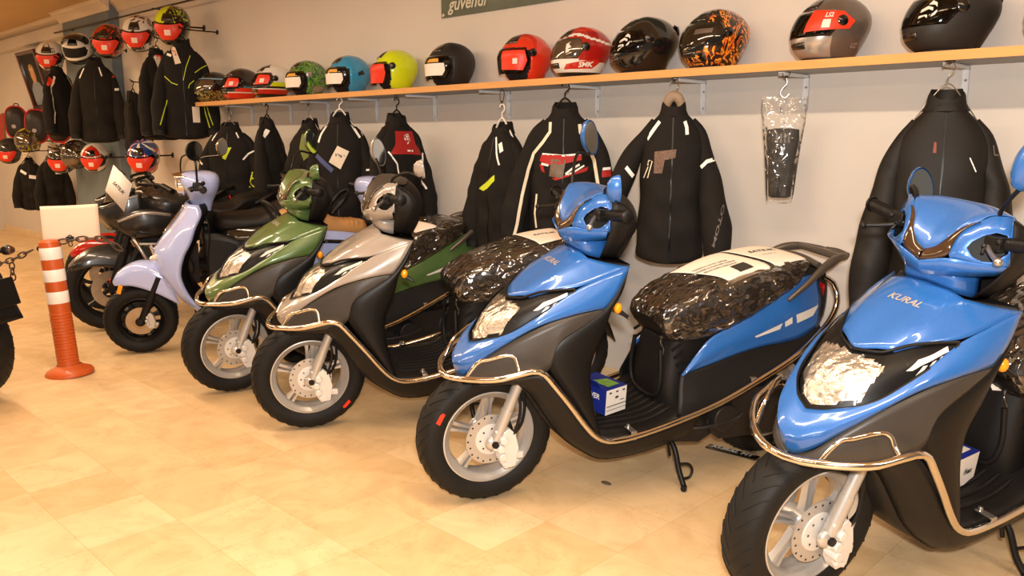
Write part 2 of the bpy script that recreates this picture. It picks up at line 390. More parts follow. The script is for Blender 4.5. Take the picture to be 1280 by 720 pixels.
def mirror(par, base, head, side, col, toward, w=.036, h=.062, k=1):
    w, h = w*k, h*k
    """stalk + housing with the glass facing `toward`."""
    base, head = V(base), V(head); b = B(); t = V(toward).normalized()
    mid = base.lerp(head, .55)+V((.01, side*.02, .02))
    b.tube([base, base+V((0, 0, .03)), mid, head-V((0, 0, h*.9)), head-V((0, 0, h*.35))-t*.018], .0055, 8, k=14)
    st = b.build('mirror', M_blk, par)
    u = V((0, 0, 1)).cross(t).normalized(); v_ = t.cross(u); u, v_ = u*.95+v_*.3, v_*.95-u*.3
    hb = B(); out = [(-.75, .55), (-.2, .98), (.35, 1), (.8, .62), (.95, .0), (.72, -.62), (.25, -1), (-.25, -.98), (-.8, -.45), (-.95, .1)]
    G = []
    for d, s_ in ((.004, 1), (-.004, 1.02), (-.02, .9), (-.032, .6), (-.036, .2)): G.append([p for p in cr([head+u*a*w*s_+v_*c_*h*s_+t*d for a, c_ in out+out[:1]], 31)][:-1])
    hb.grid(G, cu=True); hb.f.append(list(range(len(hb.v)-30, len(hb.v)))); hb.m.append(0)
    hb.build('mirror_housing', col, st)
    g = B(); ring = [p for p in cr([head+u*a*w*.93+v_*c_*h*.93+t*.003 for a, c_ in out+out[:1]], 31)][:-1]
    g.v += ring; g.f.append(list(range(30))); g.m.append(0); g.build('mirror_glass', M_mir, st, ang=180)
    return st

def pose(X, Y, yaw, lean, sh=0):
    a = math.radians(yaw); t = math.radians(lean); f = V((-math.cos(a), -math.sin(a), 0)); l0 = V((math.sin(a), -math.cos(a), 0)); z = V((0, 0, 1))
    u = z*math.cos(t)+l0*math.sin(t); l = l0*math.cos(t)-z*math.sin(t); o = V((X, Y, 0))+l*sh; o.z = .006
    return frame(o, f, l, u)

# ---------------------------------------------------------------- sharp-nosed maxi scooter with a chrome bar
LOW = [(.066, 0, .575), (.050, .045, .588), (.015, .088, .606), (-.03, .118, .632), (-.08, .135, .665), (-.13, .148, .700), (-.18, .154, .727), (-.228, .156, .763)]
UPP = [(-.060, 0, .712), (-.070, .03, .716), (-.086, .062, .722), (-.100, .078, .732), (-.135, .102, .749), (-.175, .126, .758), (-.208, .143, .763), (-.228, .156, .765)]
def lens_rows(off=0):
    mid = []
    for i, (a, c) in enumerate(zip(LOW, UPP)):
        g = V(a).lerp(V(c), .5); g += V((.5, .55 if i else 0, .55))*(.026*(1-i/7.5)); mid.append(g)
    d = V((-.45, -.5, -.35))*off; d0 = V((-.6, 0, -.5))*off; return [[V(p)+(d if i else d0)*(1 if i < 7 else .6) for i, p in enumerate(r)] for r in (LOW, mid, UPP)]

def maxi(name, label, M, paintm, group, seatcol=None, Rm=None, Lm=None, marks=100, front_only=False, wrap=True, accent=None, lean=6):
    T = thing(name, label, 'scooter', M, group); acc = accent or paintm
    # wheels, fork, brake
    wheel(T, 0, mark=marks, y=-.012)
    for s_ in (1, -1):
        b = B(); b.tube([(-.112, .078*s_, .52), (-.004, .078*s_, .245)], .0185, 16)
        b.tube([(-.045, .078*s_, .350), (-.005, .078*s_, .247)], .0205, 16); b.ball((.002, .078*s_, .236), (.03, .017, .028), 14, 8)
        b.lathe([(0, .024), (.011, .024), (.012, .018), (.012, 0)], (.002, .078*s_, .236), (0, s_, 0), 16, m=1)
        b.build('fork_leg', [M_alu, M_dark], T)
    caliper(T, -.048, .213, .078, 1.18, mat('caliper_silver', '#dad7d3', .35, metal=.2, var=.03))
    b = B(); b.prism([(-.02, -.01), (-.005, .03), (-.02, .06), (-.045, .06), (-.06, .02), (-.05, -.01)], .012, (-.01, .072, .25)); b.build('caliper_bracket', M_blk, T, bevel=.002)
    for k, (dx, dy) in enumerate(((0, 0), (.02, -.012))):
        b = B(); b.tube([(-.055-dx*.3, .085+dy, .245), (-.072-dx, .095+dy, .29), (-.085-dx, .09+dy, .35), (-.08-dx, .08+dy, .42), (-.10, .06, .50)], .0055, 8, k=20); b.build('brake_hose', M_blk, T)
    b = B(); b.patch([[(.02, -.07, .47), (.02, 0, .478), (.02, .07, .47)], [(-.10, -.075, .452), (-.10, 0, .462), (-.10, .075, .452)], [(-.19, -.08, .36), (-.19, 0, .37), (-.19, .08, .36)], [(-.245, -.08, .25), (-.245, 0, .26), (-.245, .08, .25)]], 10, 16)
    b.build('wheel_arch', M_blk, T, solid=.004)
    # nose and wings
    BL = [(.100, 0, .455), (.097, .028, .468), (.082, .060, .496), (.052, .090, .538), (-.014, .128, .598), (-.10, .161, .655), (-.193, .184, .688), (-.258, .194, .702), (-.321, .196, .708)]
    BU = [(.066, 0, .575), (.052, .043, .588), (.034, .072, .599), (.006, .097, .613), (-.05, .127, .646), (-.13, .149, .701), (-.228, .158, .764), (-.312, .173, .803), (-.405, .184, .837)]
    BM = [(.123, 0, .510), (.112, .038, .522), (.086, .070, .543), (.052, .098, .572), (-.02, .134, .617), (-.105, .163, .672), (-.205, .180, .718), (-.28, .19, .745), (-.362, .196, .765)]
    f = B(); f.patch([BL, BM, BU], 36, 9, mirror=True)
    C0 = [(-.060, 0, .714), (-.13, 0, .766), (-.20, 0, .815), (-.25, 0, .847), (-.29, 0, .872)]
    CR = [(-.101, .079, .734), (-.16, .088, .783), (-.22, .095, .817), (-.26, .099, .837), (-.294, .102, .853)]
    CO = [(-.102, .080, .733), (-.175, .128, .761), (-.245, .158, .778), (-.32, .172, .806), (-.405, .184, .837)]
    mid = [V(a).lerp(V(c), .6)+V((.002, 0, .004)) for a, c in zip(C0, CR)]
    f.patch([C0, mid, CR], 16, 6, mirror=True)
    f.patch([CR, [V(a).lerp(V(c), .5)+V((0, 0, -.003)) for a, c in zip(CR, CO)], CO], 16, 6, mirror=True)
    fr = f.build('front_fairing', paintm, T, ang=28, solid=.005)
    fb = f.bvh()
    b = B(); lay(b, fb, text2d('KURAL', .030, .25, .0008), V((-.215, 0, .826))+V((.35, 0, 1))*.4, (0, 1, 0), (-.80, 0, .6), .0015, D=(-.35, 0, -1)); b.build('emblem', M_silp, fr)
    # lamp unit
    b = B(); b.patch(lens_rows(.010), 44, 17, mirror=True)
    for i, q in enumerate(b.f):
        c = sum((b.v[j] for j in q), V())/4; bx = -.090+max(0, .66-c.z)*.75
        b.m[i] = 0 if (c.x > bx and abs(c.y) < .092 and c.z > .586+max(0, abs(c.y)-.015)*.45 and c.z < .704-max(0, abs(c.y)-.05)*.2) else 1
    hl = b.build('headlight', [M_refl, M_blk], T, ang=180); hb = b.bvh()
    g = B(); g.patch(lens_rows(0), 28, 9, mirror=True); g.build('lens', M_lens, hl, ang=180)
    for s_ in (1, -1):   # pale light strips behind the outer end of the lens
        for poly in ([(-.098, .698), (-.130, .724), (-.207, .755), (-.203, .745), (-.134, .714), (-.112, .700)], [(-.106, .677), (-.136, .712), (-.147, .714), (-.116, .680)], [(-.141, .700), (-.160, .722), (-.171, .726), (-.149, .700)], [(-.172, .719), (-.183, .734), (-.191, .735), (-.181, .720)]):
            g = B(); lay(g, hb, tess([poly], .012), (0, s_*.4, 0), (1, 0, 0), (0, 0, 1), .003, D=(0, -s_, 0)); g.build('light_strip', M_drl, hl)
    g = B()
    g = B()
    for s_ in (1, -1): g.tube([(p[0], p[1]*s_, p[2]-.002) for p in LOW], .0042, 8, k=30); g.tube([(p[0], p[1]*s_, p[2]+.002) for p in UPP], .0042, 8, k=30)
    g.build('lens_frame', M_blk, hl)
    # lower fairing and leg shield
    b = B(); GT = [(.1, 0, .453), (.088, .055, .487), (.055, .087, .533), (0, .119, .585), (-.06, .146, .627), (-.13, .169, .664), (-.2, .185, .687), (-.26, .193, .699), (-.318, .196, .705)]
    GL = [(.095, 0, .432), (.080, .055, .447), (.045, .095, .458), (-.01, .135, .472), (-.07, .165, .487), (-.135, .186, .517), (-.16, .191, .598), (-.245, .196, .655), (-.315, .198, .701)]
    GM = [V(a).lerp(V(c), .5)+V((.010, .010, 0))*(1-i/8) for i, (a, c) in enumerate(zip(GT, GL))]
    b.patch([GT, GM, GL], 32, 7, mirror=True); b.build('lower_fairing', M_gun, T, ang=30, solid=.004)
    b = B(); lv = [(.84, [(-.31, 0), (-.35, .09), (-.40, .160), (-.415, .165), (-.42, .10), (-.43, 0)]), (.76, [(-.25, 0), (-.30, .12), (-.355, .183), (-.385, .186), (-.40, .11), (-.41, 0)]), (.70, [(-.20, 0), (-.25, .14), (-.305, .192), (-.345, .195), (-.36, .12), (-.37, 0)]), (.61, [(-.15, 0), (-.15, .12), (-.172, .190), (-.31, .198), (-.33, .12), (-.34, 0)]), (.54, [(-.13, 0), (-.135, .12), (-.142, .188), (-.275, .199), (-.31, .12), (-.32, 0)]), (.46, [(-.17, 0), (-.17, .12), (-.178, .193), (-.275, .203), (-.30, .12), (-.31, 0)]), (.36, [(-.24, 0), (-.24, .12), (-.245, .200), (-.30, .206), (-.31, .12), (-.32, 0)]), (.27, [(-.30, 0), (-.30, .12), (-.305, .203), (-.33, .205), (-.335, .12), (-.34, 0)])]
    b.patch([[(x, y, z) for x, y in r] for z, r in lv], 20, 26, mirror=True); b.build('leg_shield', M_blk, T, ang=50)
    b = B()
    E1 = [(.07, .05, .45), (-.03, .095, .462), (-.09, .11, .425), (-.155, .122, .335), (-.208, .13, .262), (-.29, .132, .193), (-.393, .13, .139), (-.554, .13, .144), (-.70, .13, .168)]
    E2 = [(.075, .07, .455), (-.05, .155, .485), (-.12, .19, .495), (-.185, .204, .42), (-.245, .208, .335), (-.31, .21, .272), (-.40, .211, .240), (-.55, .213, .258), (-.72, .216, .30)]
    EM = [V(a).lerp(V(c), .5)+V((.008, .014, -.012)) for a, c in zip(E1, E2)]
    b.patch([E2, EM, E1], 40, 8, mirror=True); b.patch([E1, [(x, 0, z-.004) for x, y, z in E1], mir(E1)], 30, 6); b.build('under_cowl', M_dark, T, ang=50, solid=.003)
    b = B(); fl_ = [(-.30, .275), (-.36, .262), (-.46, .258), (-.56, .268), (-.64, .30), (-.70, .335)]
    b.patch([[(x, .206, z-.012) for x, z in fl_], [(x, .19, z) for x, z in fl_], [(x, .0, z+.003) for x, z in fl_], [(x, -.19, z) for x, z in fl_], [(x, -.206, z-.012) for x, z in fl_]], 24, 21)
    for k in range(9): y = -.14+.035*k; b.tube([(x, y, z+.004) for x, z in fl_[1:5]], .003, 6, k=12)
    b.build('floorboard', M_dark, T, solid=.01)
    # chrome crash bar
    TB = [(.158, 0, .474), (.152, .04, .474), (.128, .098, .484), (.045, .186, .505), (-.02, .21, .523), (-.065, .222, .533), (-.098, .225, .523), (-.135, .224, .482), (-.20, .22, .402), (-.265, .216, .318), (-.31, .215, .272), (-.36, .216, .250), (-.45, .218, .254), (-.6, .222, .284), (-.78, .224, .333), (-.97, .222, .41), (-1.10, .215, .467), (-1.21, .188, .519), (-1.305, .158, .578), (-1.345, .138, .64), (-1.338, .112, .70), (-1.30, .10, .725)]
    b = B(); b.tube(mir(TB)[::-1]+TB[1:], .0105, 12, k=170)
    for s_ in (1, -1):
        b.tube([(p[0], p[1]*s_, p[2]) for p in [(.115, .105, .487), (.090, .116, .530), (.073, .124, .547), (.055, .136, .553), (.012, .160, .570), (-.008, .168, .572), (-.020, .178, .565), (-.024, .190, .545), (-.024, .21, .525)]], .006, 10, k=40)
    cb = b.build('crash_bar', M_chr, T)
    for s_ in (1, -1):
        for x, y, z in ((-.448, .185, .270), (-.93, .18, .405)):
            b = B(); b.box((x, s_*(y+.012), z+.002), (.022, .05, .004)); b.box((x, s_*(y+.036), z-.012), (.022, .004, .03)); b.lathe([(0, .009), (.006, .009), (.007, .004), (.007, 0)], (x, s_*(y-.004), z+.004), (0, 0, 1), 10)
            b.build('bar_clamp', M_steel, cb, bevel=.001)
    # handlebar cover
    h = B()
    FO = [(-.246, .067, .951), (-.258, .065, .985), (-.273, .071, 1.017), (-.298, .092, 1.043), (-.318, .108, 1.060), (-.345, .142, 1.064), (-.334, .157, 1.005), (-.324, .170, .950), (-.284, .118, .950)]
    HO = [(-.276, .090, .980), (-.283, .094, .995), (-.300, .108, 1.012), (-.318, .128, 1.024), (-.334, .148, 1.020), (-.330, .160, .980), (-.308, .143, .956), (-.292, .122, .954), (-.280, .105, .962)]
    FC = V((-.305, .122, .992)); E1 = (V((-.324, .17, .95))-V((-.246, .067, .951))).normalized(); E2 = V((0, 0, 1))
    def ringp(P, n=48):
        an = []; Q = [V(p) for p in P]; out = []
        for i in range(len(Q)):
            for k in range(12): q = Q[i].lerp(Q[(i+1) % len(Q)], k/12)-FC; an.append((math.atan2(q.dot(E2), q.dot(E1)), q+FC))
        for k in range(n):
            a = -PI+2*PI*k/n; out.append(min(an, key=lambda t: abs((t[0]-a+PI) % (2*PI)-PI))[1])
        return out
    ro = ringp(FO); ri = ringp([p for p in HO]); NV = V((.62, .66, .28)).normalized()
    for s_ in (1, -1):
        m_ = lambda R: [V((p.x, p.y*s_, p.z)) for p in R]
        h.grid([m_(ro), m_(ri), m_([p-NV*.006 for p in ri])], cu=True, flip=s_ < 0)
    LL = [(-.236, 0, .930), (-.240, .034, .938), (-.248, .064, .958), (-.262, .067, .992), (-.277, .075, 1.022), (-.298, .092, 1.043)]
    LU = [(-.245, 0, .957), (-.250, .028, .972), (-.260, .050, 1.0), (-.272, .060, 1.018), (-.286, .074, 1.034), (-.300, .094, 1.046)]
    h.patch([[(-.236, 0, .929), (-.246, .067, .951), (-.284, .118, .950), (-.324, .170, .950)], [(-.255, 0, .896), (-.266, .052, .902), (-.296, .092, .908), (-.336, .14, .922)]], 14, 3, mirror=True)
    h.patch([[(-.345, .142, 1.064), (-.335, .157, 1.005), (-.324, .170, .950)], [(-.352, .142, 1.064), (-.344, .157, 1.005), (-.334, .168, .950)]], 6, 2, mirror=True)
    hc = h.build('handlebar_cover', paintm, T, ang=14, solid=.003); hv = h.bvh()
    b = B(); b.patch([LU, [(-.268, 0, 1.002), (-.272, .036, 1.014), (-.284, .062, 1.034), (-.298, .078, 1.046), (-.308, .090, 1.055), (-.316, .102, 1.060)], [(-.315, 0, 1.047), (-.316, .045, 1.052), (-.322, .072, 1.060), (-.328, .090, 1.065), (-.332, .102, 1.066), (-.336, .116, 1.064)], [(-.376, 0, 1.074), (-.374, .045, 1.074), (-.370, .072, 1.073), (-.365, .095, 1.070), (-.360, .112, 1.067), (-.352, .130, 1.064)], [(-.42, 0, 1.062), (-.415, .05, 1.062), (-.405, .08, 1.060), (-.395, .11, 1.057), (-.38, .13, 1.056), (-.36, .14, 1.060)]], 24, 16, mirror=True)
    b.build('flyscreen', acc if paintm != P_silver else M_gun, hc, ang=60, solid=.003)
    b = B(); b.patch([LL, [V(a).lerp(V(c), .5)+V((.004, .003, 0)) for a, c in zip(LL, LU)], LU], 26, 5, mirror=True); b.build('position_lamp', M_smk, hc, ang=60, solid=.002)
    M_rec = mat('recess_black', '#0b0b0b', .6, var=.05)
    for s_ in (1, -1):
        b = B(); q = [p-NV*.004 for p in ri]; q2 = [p-NV*.028 for p in ri]; m_ = lambda R: [V((p.x, p.y*s_, p.z)) for p in R]
        b.grid([m_(q), m_(q2)], cu=True); b.v += m_(q2); k = len(b.v); b.f.append(list(range(k-48, k))); b.m.append(0); b.build('lever_recess', M_rec, hc)
    b = B(); b.patch([[(-.352, 0, 1.062), (-.355, .08, 1.062), (-.352, .145, 1.055)], [(-.43, 0, 1.055), (-.425, .10, 1.045), (-.40, .17, 1.02)], [(-.47, 0, .99), (-.46, .11, .985), (-.42, .175, .965)], [(-.47, 0, .91), (-.45, .10, .905), (-.40, .15, .905)], [(-.44, 0, .84), (-.425, .08, .84), (-.385, .10, .845)]], 12, 18, mirror=True)
    b.patch([[(-.345, .146, 1.056), (-.335, .165, .995), (-.335, .155, .93), (-.345, .09, .845)], [(-.40, .17, 1.02), (-.425, .176, .965), (-.405, .15, .905), (-.385, .10, .845)]], 12, 4, mirror=True)
    b.build('dash_housing', M_dark, T, ang=60, solid=.003)
    b = B(); b.patch([[(-.262, 0, .905), (-.275, .06, .905), (-.30, .082, .905), (-.37, .085, .905)], [(-.285, 0, .87), (-.29, .05, .865), (-.31, .08, .855), (-.38, .085, .84)]], 10, 4, mirror=True); b.build('steering_neck', paintm, T, ang=60, solid=.003)
    for s_ in (1, -1):
        b = B(); b.tube([(-.325, .145*s_, 1.0), (-.341, .248*s_, 1.014)], .0165, 14)
        for k in range(12): b.lathe([(.0172, -.002), (.0178, 0), (.0172, .002)], V((-.329, .170*s_, 1.004)).lerp(V((-.340, .238*s_, 1.013)), k/11), (0, 1, 0), 14)
        b.lathe([(0, .008), (.014, .008), (.021, .003), (.021, -.004)], (-.342, .252*s_, 1.014), (0, s_, 0), 14); gr = b.build('hand_grip', M_blk, T)
        b = B(); b.tube([(-.308, .115*s_, .995), (-.288, .138*s_, .985), (-.266, .165*s_, .978), (-.250, .186*s_, .974)], [.007, .006, .006, .006], 10, k=14); b.ball((-.247, .190*s_, .973), .0105, 12, 8); b.build('brake_lever', M_steel if s_ > 0 else M_blk, T)
        b = B(); b.box((-.312, .135*s_, 1.0), (.03, .04, .035)); b.ball((-.30, .15*s_, 1.008), .009); b.tube([(-.30, .12*s_, 1.0), (-.28, .128*s_, .975)], .005, 6); b.tube([(-.31, .11*s_, .985), (-.285, .125*s_, .995)], .006, 6); b.build('switch_unit', M_blk, T, bevel=.002)
    mb = V((-.335, .115, 1.045))
    if Lm: mirror(T, mb, Lm[0], 1, acc, Lm[1], k=Lm[2] if len(Lm) > 2 else 1)
    if Rm: mirror(T, (mb.x, -mb.y, mb.z), Rm[0], -1, acc, Rm[1])
    # front indicators
    for s_ in (1, -1):
        b = B(); b.tube([(-.36, .18*s_, .70), (-.40, .205*s_, .675)], [.012, .005], 8); b.prism([(0, 0), (.02, -.012), (.055, -.035), (.05, -.03), (.012, .012)], .02, (-.365, .17*s_, .69), U=(-1, 0, 0)); ib = b.build('front_indicator', M_blk, T)
        b = B(); b.ball((-.368, .19*s_, .703), (.014, .013, .018)); b.build('indicator_lens', M_amb, ib)
    # seat pedestal, seat, tail
    b = B(); lv = [(.25, -.63, .135, -1.0), (.36, -.612, .13, -1.0), (.46, -.622, .12, -1.02), (.56, -.640, .118, -1.05)]
    b.patch([[(x0+.0, 0, z), (x0-.006, w*.6, z), (x0-.05, w, z), ((x0+x1)/2, w+.005, z), (x1, w, z)] for z, x0, w, x1 in lv], 24, 10, mirror=True)
    for k in range(5):
        for s_ in (1, -1): b.box((-.70+.012*k, s_*.127, .40+.03*k), (.04, .008, .008), Matrix.Rotation(.5, 3, 'Y'))
    b.tube([(-.615, y, z) for y, z in ((-.085, .50), (-.10, .40), (-.085, .335), (-.04, .315), (.04, .315), (.085, .335), (.10, .40), (.085, .50))], .008, 8, k=40)
    b.build('seat_pedestal', M_dark, T, ang=50)
    b = B(); tp = [(-.628, .545), (-.598, .575), (-.594, .615), (-.65, .668), (-.758, .715), (-.909, .762), (-1.096, .790), (-1.20, .788), (-1.235, .765), (-1.22, .74)]
    bt = [(-.632, .54), (-.645, .540), (-.665, .541), (-.70, .543), (-.79, .552), (-.93, .608), (-1.07, .68), (-1.15, .715), (-1.20, .735), (-1.215, .738)]
    wd = [.05, .10, .115, .13, .142, .15, .145, .125, .09, .05]
    def ring(i, g=0):
        (xt, zt), (xb, zb), w = tp[i], bt[i], wd[i]+g; zt += g; zb -= g*.6; q = []
        for a, bb in ((0, 1), (.55, .985), (.88, .90), (1, .62), (.97, .25), (.86, .02), (0, 0)): q.append(V((xb+(xt-xb)*bb, w*a, zb+(zt-zb)*bb)))
        return q
    b.patch([ring(i) for i in range(10)], 14, 34, mirror=True); st = b.build('seat', M_seat, T, ang=60); sv = b.bvh()
    if wrap:
        c = B(); rr = random.Random(hash(name) % 99); c.patch([ring(i, .013) for i in range(9)], 20, 60, mirror=True)
        for p in c.v:
            k = math.sin(p.x*95+p.y*40)*math.sin(p.z*120+p.x*30+p.y*60); p += V((0, (1 if p.y > 0 else -1)*k*.0035*min(1, abs(p.y)*12), k*.002))
        c.tube([(-.625, .07, .55), (-.622, .075, .52), (-.632, .08, .50), (-.628, .082, .475)], .003, 6, k=10); c.build('plastic_cover', M_plw, st, ang=180)
    for s_ in (1, -1):   # painted side panels
        b = B(); U_ = [(-.655, .165, .432), (-.715, .160, .500), (-.775, .154, .553), (-.86, .150, .585), (-.955, .147, .632), (-1.08, .140, .695), (-1.19, .118, .735), (-1.28, .09, .735)]
        Lw = [(-.657, .166, .430), (-.72, .168, .447), (-.79, .170, .464), (-.895, .170, .489), (-1.00, .168, .504), (-1.10, .162, .507), (-1.19, .150, .515), (-1.285, .128, .545)]
        mm = [V(a).lerp(V(c), .5)+V((0, .010, 0)) for a, c in zip(U_, Lw)]; ml = [V(a).lerp(V(c), .75)+V((0, .004, 0)) for a, c in zip(U_, Lw)]
        b.patch([[(p[0], p[1]*s_, p[2]) for p in r] for r in (U_, mm, ml, Lw)], 30, 10); sp = b.build('side_panel', acc, T, ang=60, solid=.004); pv = b.bvh()
        d = B(); lay(d, pv, tess([[(-.95, .545), (-1.075, .582), (-1.065, .560), (-.96, .540)], [(-1.085, .585), (-1.12, .60), (-1.125, .575), (-1.09, .565)], [(-1.14, .605), (-1.27, .625), (-1.24, .588), (-1.15, .572)]], .02), (0, .6*s_, 0), (1, 0, 0), (0, 0, 1), .0012, D=(0, -s_, 0)); d.build('side_decal', mat('decal_white', '#dcd8d2', .35, var=.02), sp)
        b = B(); U2 = [(p[0], p[1]-.006, p[2]+.004) for p in Lw]; L2 = [(-.63, .20, .325), (-.70, .212, .335), (-.79, .214, .345), (-.90, .212, .385), (-1.0, .21, .425), (-1.10, .20, .465), (-1.19, .175, .49), (-1.285, .14, .53)]
        b.patch([[(p[0], p[1]*s_, p[2]) for p in r] for r in (U2, [V(a).lerp(V(c), .5)+V((0, -.004, .006)) for a, c in zip(U2, L2)], L2)], 26, 8); b.patch([[(p[0], p[1]*s_, p[2]) for p in r] for r in (L2, [(p[0], p[1]+.004, p[2]-.03) for p in L2], [(p[0], .14, p[2]-.04) for p in L2])], 26, 4)
        b.build('footrest_tray', M_dark, T, ang=40, solid=.003)
    b = B(); b.patch([[(-1.20, 0, .80), (-1.22, .06, .795), (-1.24, .11, .775)], [(-1.32, 0, .745), (-1.32, .06, .745), (-1.31, .10, .735)], [(-1.33, 0, .60), (-1.325, .08, .60), (-1.31, .12, .60)], [(-1.27, 0, .50), (-1.27, .10, .50), (-1.25, .14, .51)]], 12, 12, mirror=True); b.build('tail_cover', M_gun, T, ang=60, solid=.004)
    b = B(); b.patch([[(-1.336, 0, .69), (-1.334, .05, .69), (-1.325, .085, .69)], [(-1.345, 0, .645), (-1.342, .05, .645), (-1.33, .09, .645)], [(-1.342, 0, .60), (-1.338, .05, .60), (-1.327, .09, .60)]], 10, 6, mirror=True); b.build('tail_light', M_redl, T, solid=.006)
    b = B()
    for s_ in (1, -1): b.tube([(-1.098, .152*s_, .662), (-1.17, .154*s_, .715), (-1.26, .140*s_, .772), (-1.34, .115*s_, .795), (-1.42, .075*s_, .79), (-1.448, .05*s_, .785)], [.008, .013, .018, .019, .016, .011], 12, k=26, ell=.75)
    b.tube([(-1.448, -.055, .786), (-1.452, 0, .79), (-1.448, .055, .786)], .013, 10, k=10, ell=.8); b.tube([(-1.36, -.10, .797), (-1.345, 0, .802), (-1.36, .10, .797)], .014, 10, k=12, ell=1.4); b.tube([(-1.25, -.12, .775), (-1.26, 0, .785), (-1.25, .12, .775)], .012, 10, k=12)
    b.build('grab_rail', M_brz, T)
    for s_ in (1, -1):
        b = B(); b.tube([(-1.27, .12*s_, .51), (-1.285, .165*s_, .497)], .007, 8); b.ball((-1.285, .172*s_, .495), (.024, .02, .026)); ib = b.build('rear_indicator', M_blk, T)
        b = B(); b.ball((-1.296, .176*s_, .496), (.022, .018, .023)); b.build('indicator_lens', M_amb, ib)
    # rear wheel, engine, stand
    wheel(T, -1.16, name='rear_wheel', disc=False)
    b = B(); b.patch([[(-1.25, -.06, .50), (-1.25, 0, .505), (-1.25, .06, .50)], [(-1.36, -.06, .40), (-1.36, 0, .41), (-1.36, .06, .40)], [(-1.42, -.055, .28), (-1.42, 0, .285), (-1.42, .055, .28)]], 8, 10); b.build('rear_mudguard', M_blk, T, solid=.004)
    b = B(); b.lathe([(0, .15), (.085, .15), (.10, .135), (.10, .06), (.07, .05)], (-1.14, 0, .24), n=24); b.prism([(-.80, .22), (-.84, .33), (-1.14, .34), (-1.22, .28), (-1.2, .16), (-1.10, .14), (-.86, .15)], .09, (0, .10, 0)); b.prism([(-.62, .16), (-.64, .30), (-.86, .32), (-.9, .18), (-.8, .13)], .22, (0, 0, 0))
    b.tube([(-.72, .14, .21), (-.78, .17, .22), (-.90, .18, .24), (-.93, .18, .26)], .008, 8, k=10); b.lathe([(0, .05), (.05, .05), (.055, .03), (.055, 0)], (-.86, .13, .245), n=20); b.build('engine', mat('engine_casting', '#2e2b29', .45, metal=.4, bump=.3, scale=120, var=.1), T, bevel=.008, ang=50)
    b = B(); b.tube([(-.80, -.13, .16), (-.95, -.16, .19), (-1.05, -.17, .24)], .018, 10, k=10); b.tube([(-1.02, -.17, .22), (-1.36, -.17, .34)], [.05, .055], 16); b.build('exhaust_muffler', M_blk, T)
    zf = .222*math.tan(math.radians(lean))+.007; b = B(); b.tube([(-.655, .10, .185), (-.665, .150, .15), (-.668, .19, .075), (-.672, .222, zf)], .010, 10, k=12); b.tube([(-.672, .222, zf), (-.66, .236, zf+.001)], .011, 8); b.tube([(-.668, .185, .10), (-.70, .195, .10), (-.715, .20, .08), (-.705, .205, .055), (-.672, .205, .05)], .005, 8, k=16); b.tube([(-.64, .13, .2), (-.65, .15, .12)], .006, 6); b.box((-.645, .12, .19), (.05, .04, .04)); b.build('side_stand', M_blk, T)
    if wrap: pass
    T['_'] = 0; del T['_']
    return T, sv
GRP = None
MX = {}
def addmaxi(key, label, P, col, Rm, Lm, marks, accent=None):
    M = pose(*P, .015); MX[key] = (M,)+maxi('maxi_scooter', label, M, col, 'sharp-nosed maxi scooters parked in a row', Rm=Rm, Lm=Lm, marks=marks, accent=accent, lean=P[3])
    if key == 'N':   # rear overhang ends just short of the wall
        for o in [c for p_ in MX[key][1].children_recursive for c in (p_,)]:
            for v in o.data.vertices:
                if v.co.x < -.95: v.co.x = -.95+(v.co.x+.95)*.72
addmaxi('N', 'blue maxi scooter nearest the camera, cut off by the right edge of the photo', (-.907, -1.291, 71.6, 7.8), P_blue, ((-.50, -.225, 1.055), (.55, 1, .05)), ((-.22, .23, 1.205), (-.8, .3, 0)), -42)
addmaxi('M', 'blue maxi scooter shown whole, between the silver scooter and the nearest one', (-1.965, -1.414, 67.2, 5.4), P_blue, ((-.458, -.23, 1.205), (-.3, .9, 0)), ((-.31, .24, 1.095), (-.9, .3, .1), .7), 28)
addmaxi('S', 'silver maxi scooter between the green and the blue ones', (-3.015, -1.439, 64.4, 5.4), P_silver, ((-.35, -.23, 1.145), (-.4, .9, 0)), ((-.43, .24, 1.13), (-.9, .3, .1), .6), 222)
addmaxi('G', 'green maxi scooter next to the lilac retro scooter', (-3.741, -1.419, 77.4, 6.8), P_green, ((-.476, -.23, 1.185), (-.3, .9, 0)), ((-.337, .24, 1.105), (-.9, .3, .1), .6), 185)
# ---------------------------------------------------------------- shelf and its brackets
M_beech = mat('beech_laminate', '#d8a061', .4, var=.07, vscale=3, stretch=(1.5, 18, 18))
M_lam = mat('grey_laminate', '#8f8d8c', .5, var=.03, vscale=4)
M_brk = mat('grey_white_enamel', '#dcdcde', .4, metal=.1, var=.03)
ZS, ZB, YS = 1.508, 1.478, -.275
b = B(); b.box((-2.85, YS/2, (ZS+ZB)/2), (7.36, -YS, ZS-ZB-.002), m=0); sh = tag(b.build('wall_shelf', M_lam), 'long wooden shelf with an orange-brown front edge running along the wall', 'shelf')
b = B(); b.box((-2.85, YS-.001, (ZS+ZB)/2), (7.36, .004, ZS-ZB)); b.build('front_edge', M_beech, sh)
b = B(); b.box((-2.85, YS/2, ZS), (7.36, -YS, .003)); b.build('top_veneer', M_beech, sh)
hang_at = ['leftmost end of the shelf', 'narrow black jacket', 'black jacket with a green patch', 'jacket with the white card tag', 'red-yoked jacket', 'white-stringed black jacket', 'cream-piped jacket', 'jacket on the wooden hanger', 'clear plastic bag', 'largest black jacket']
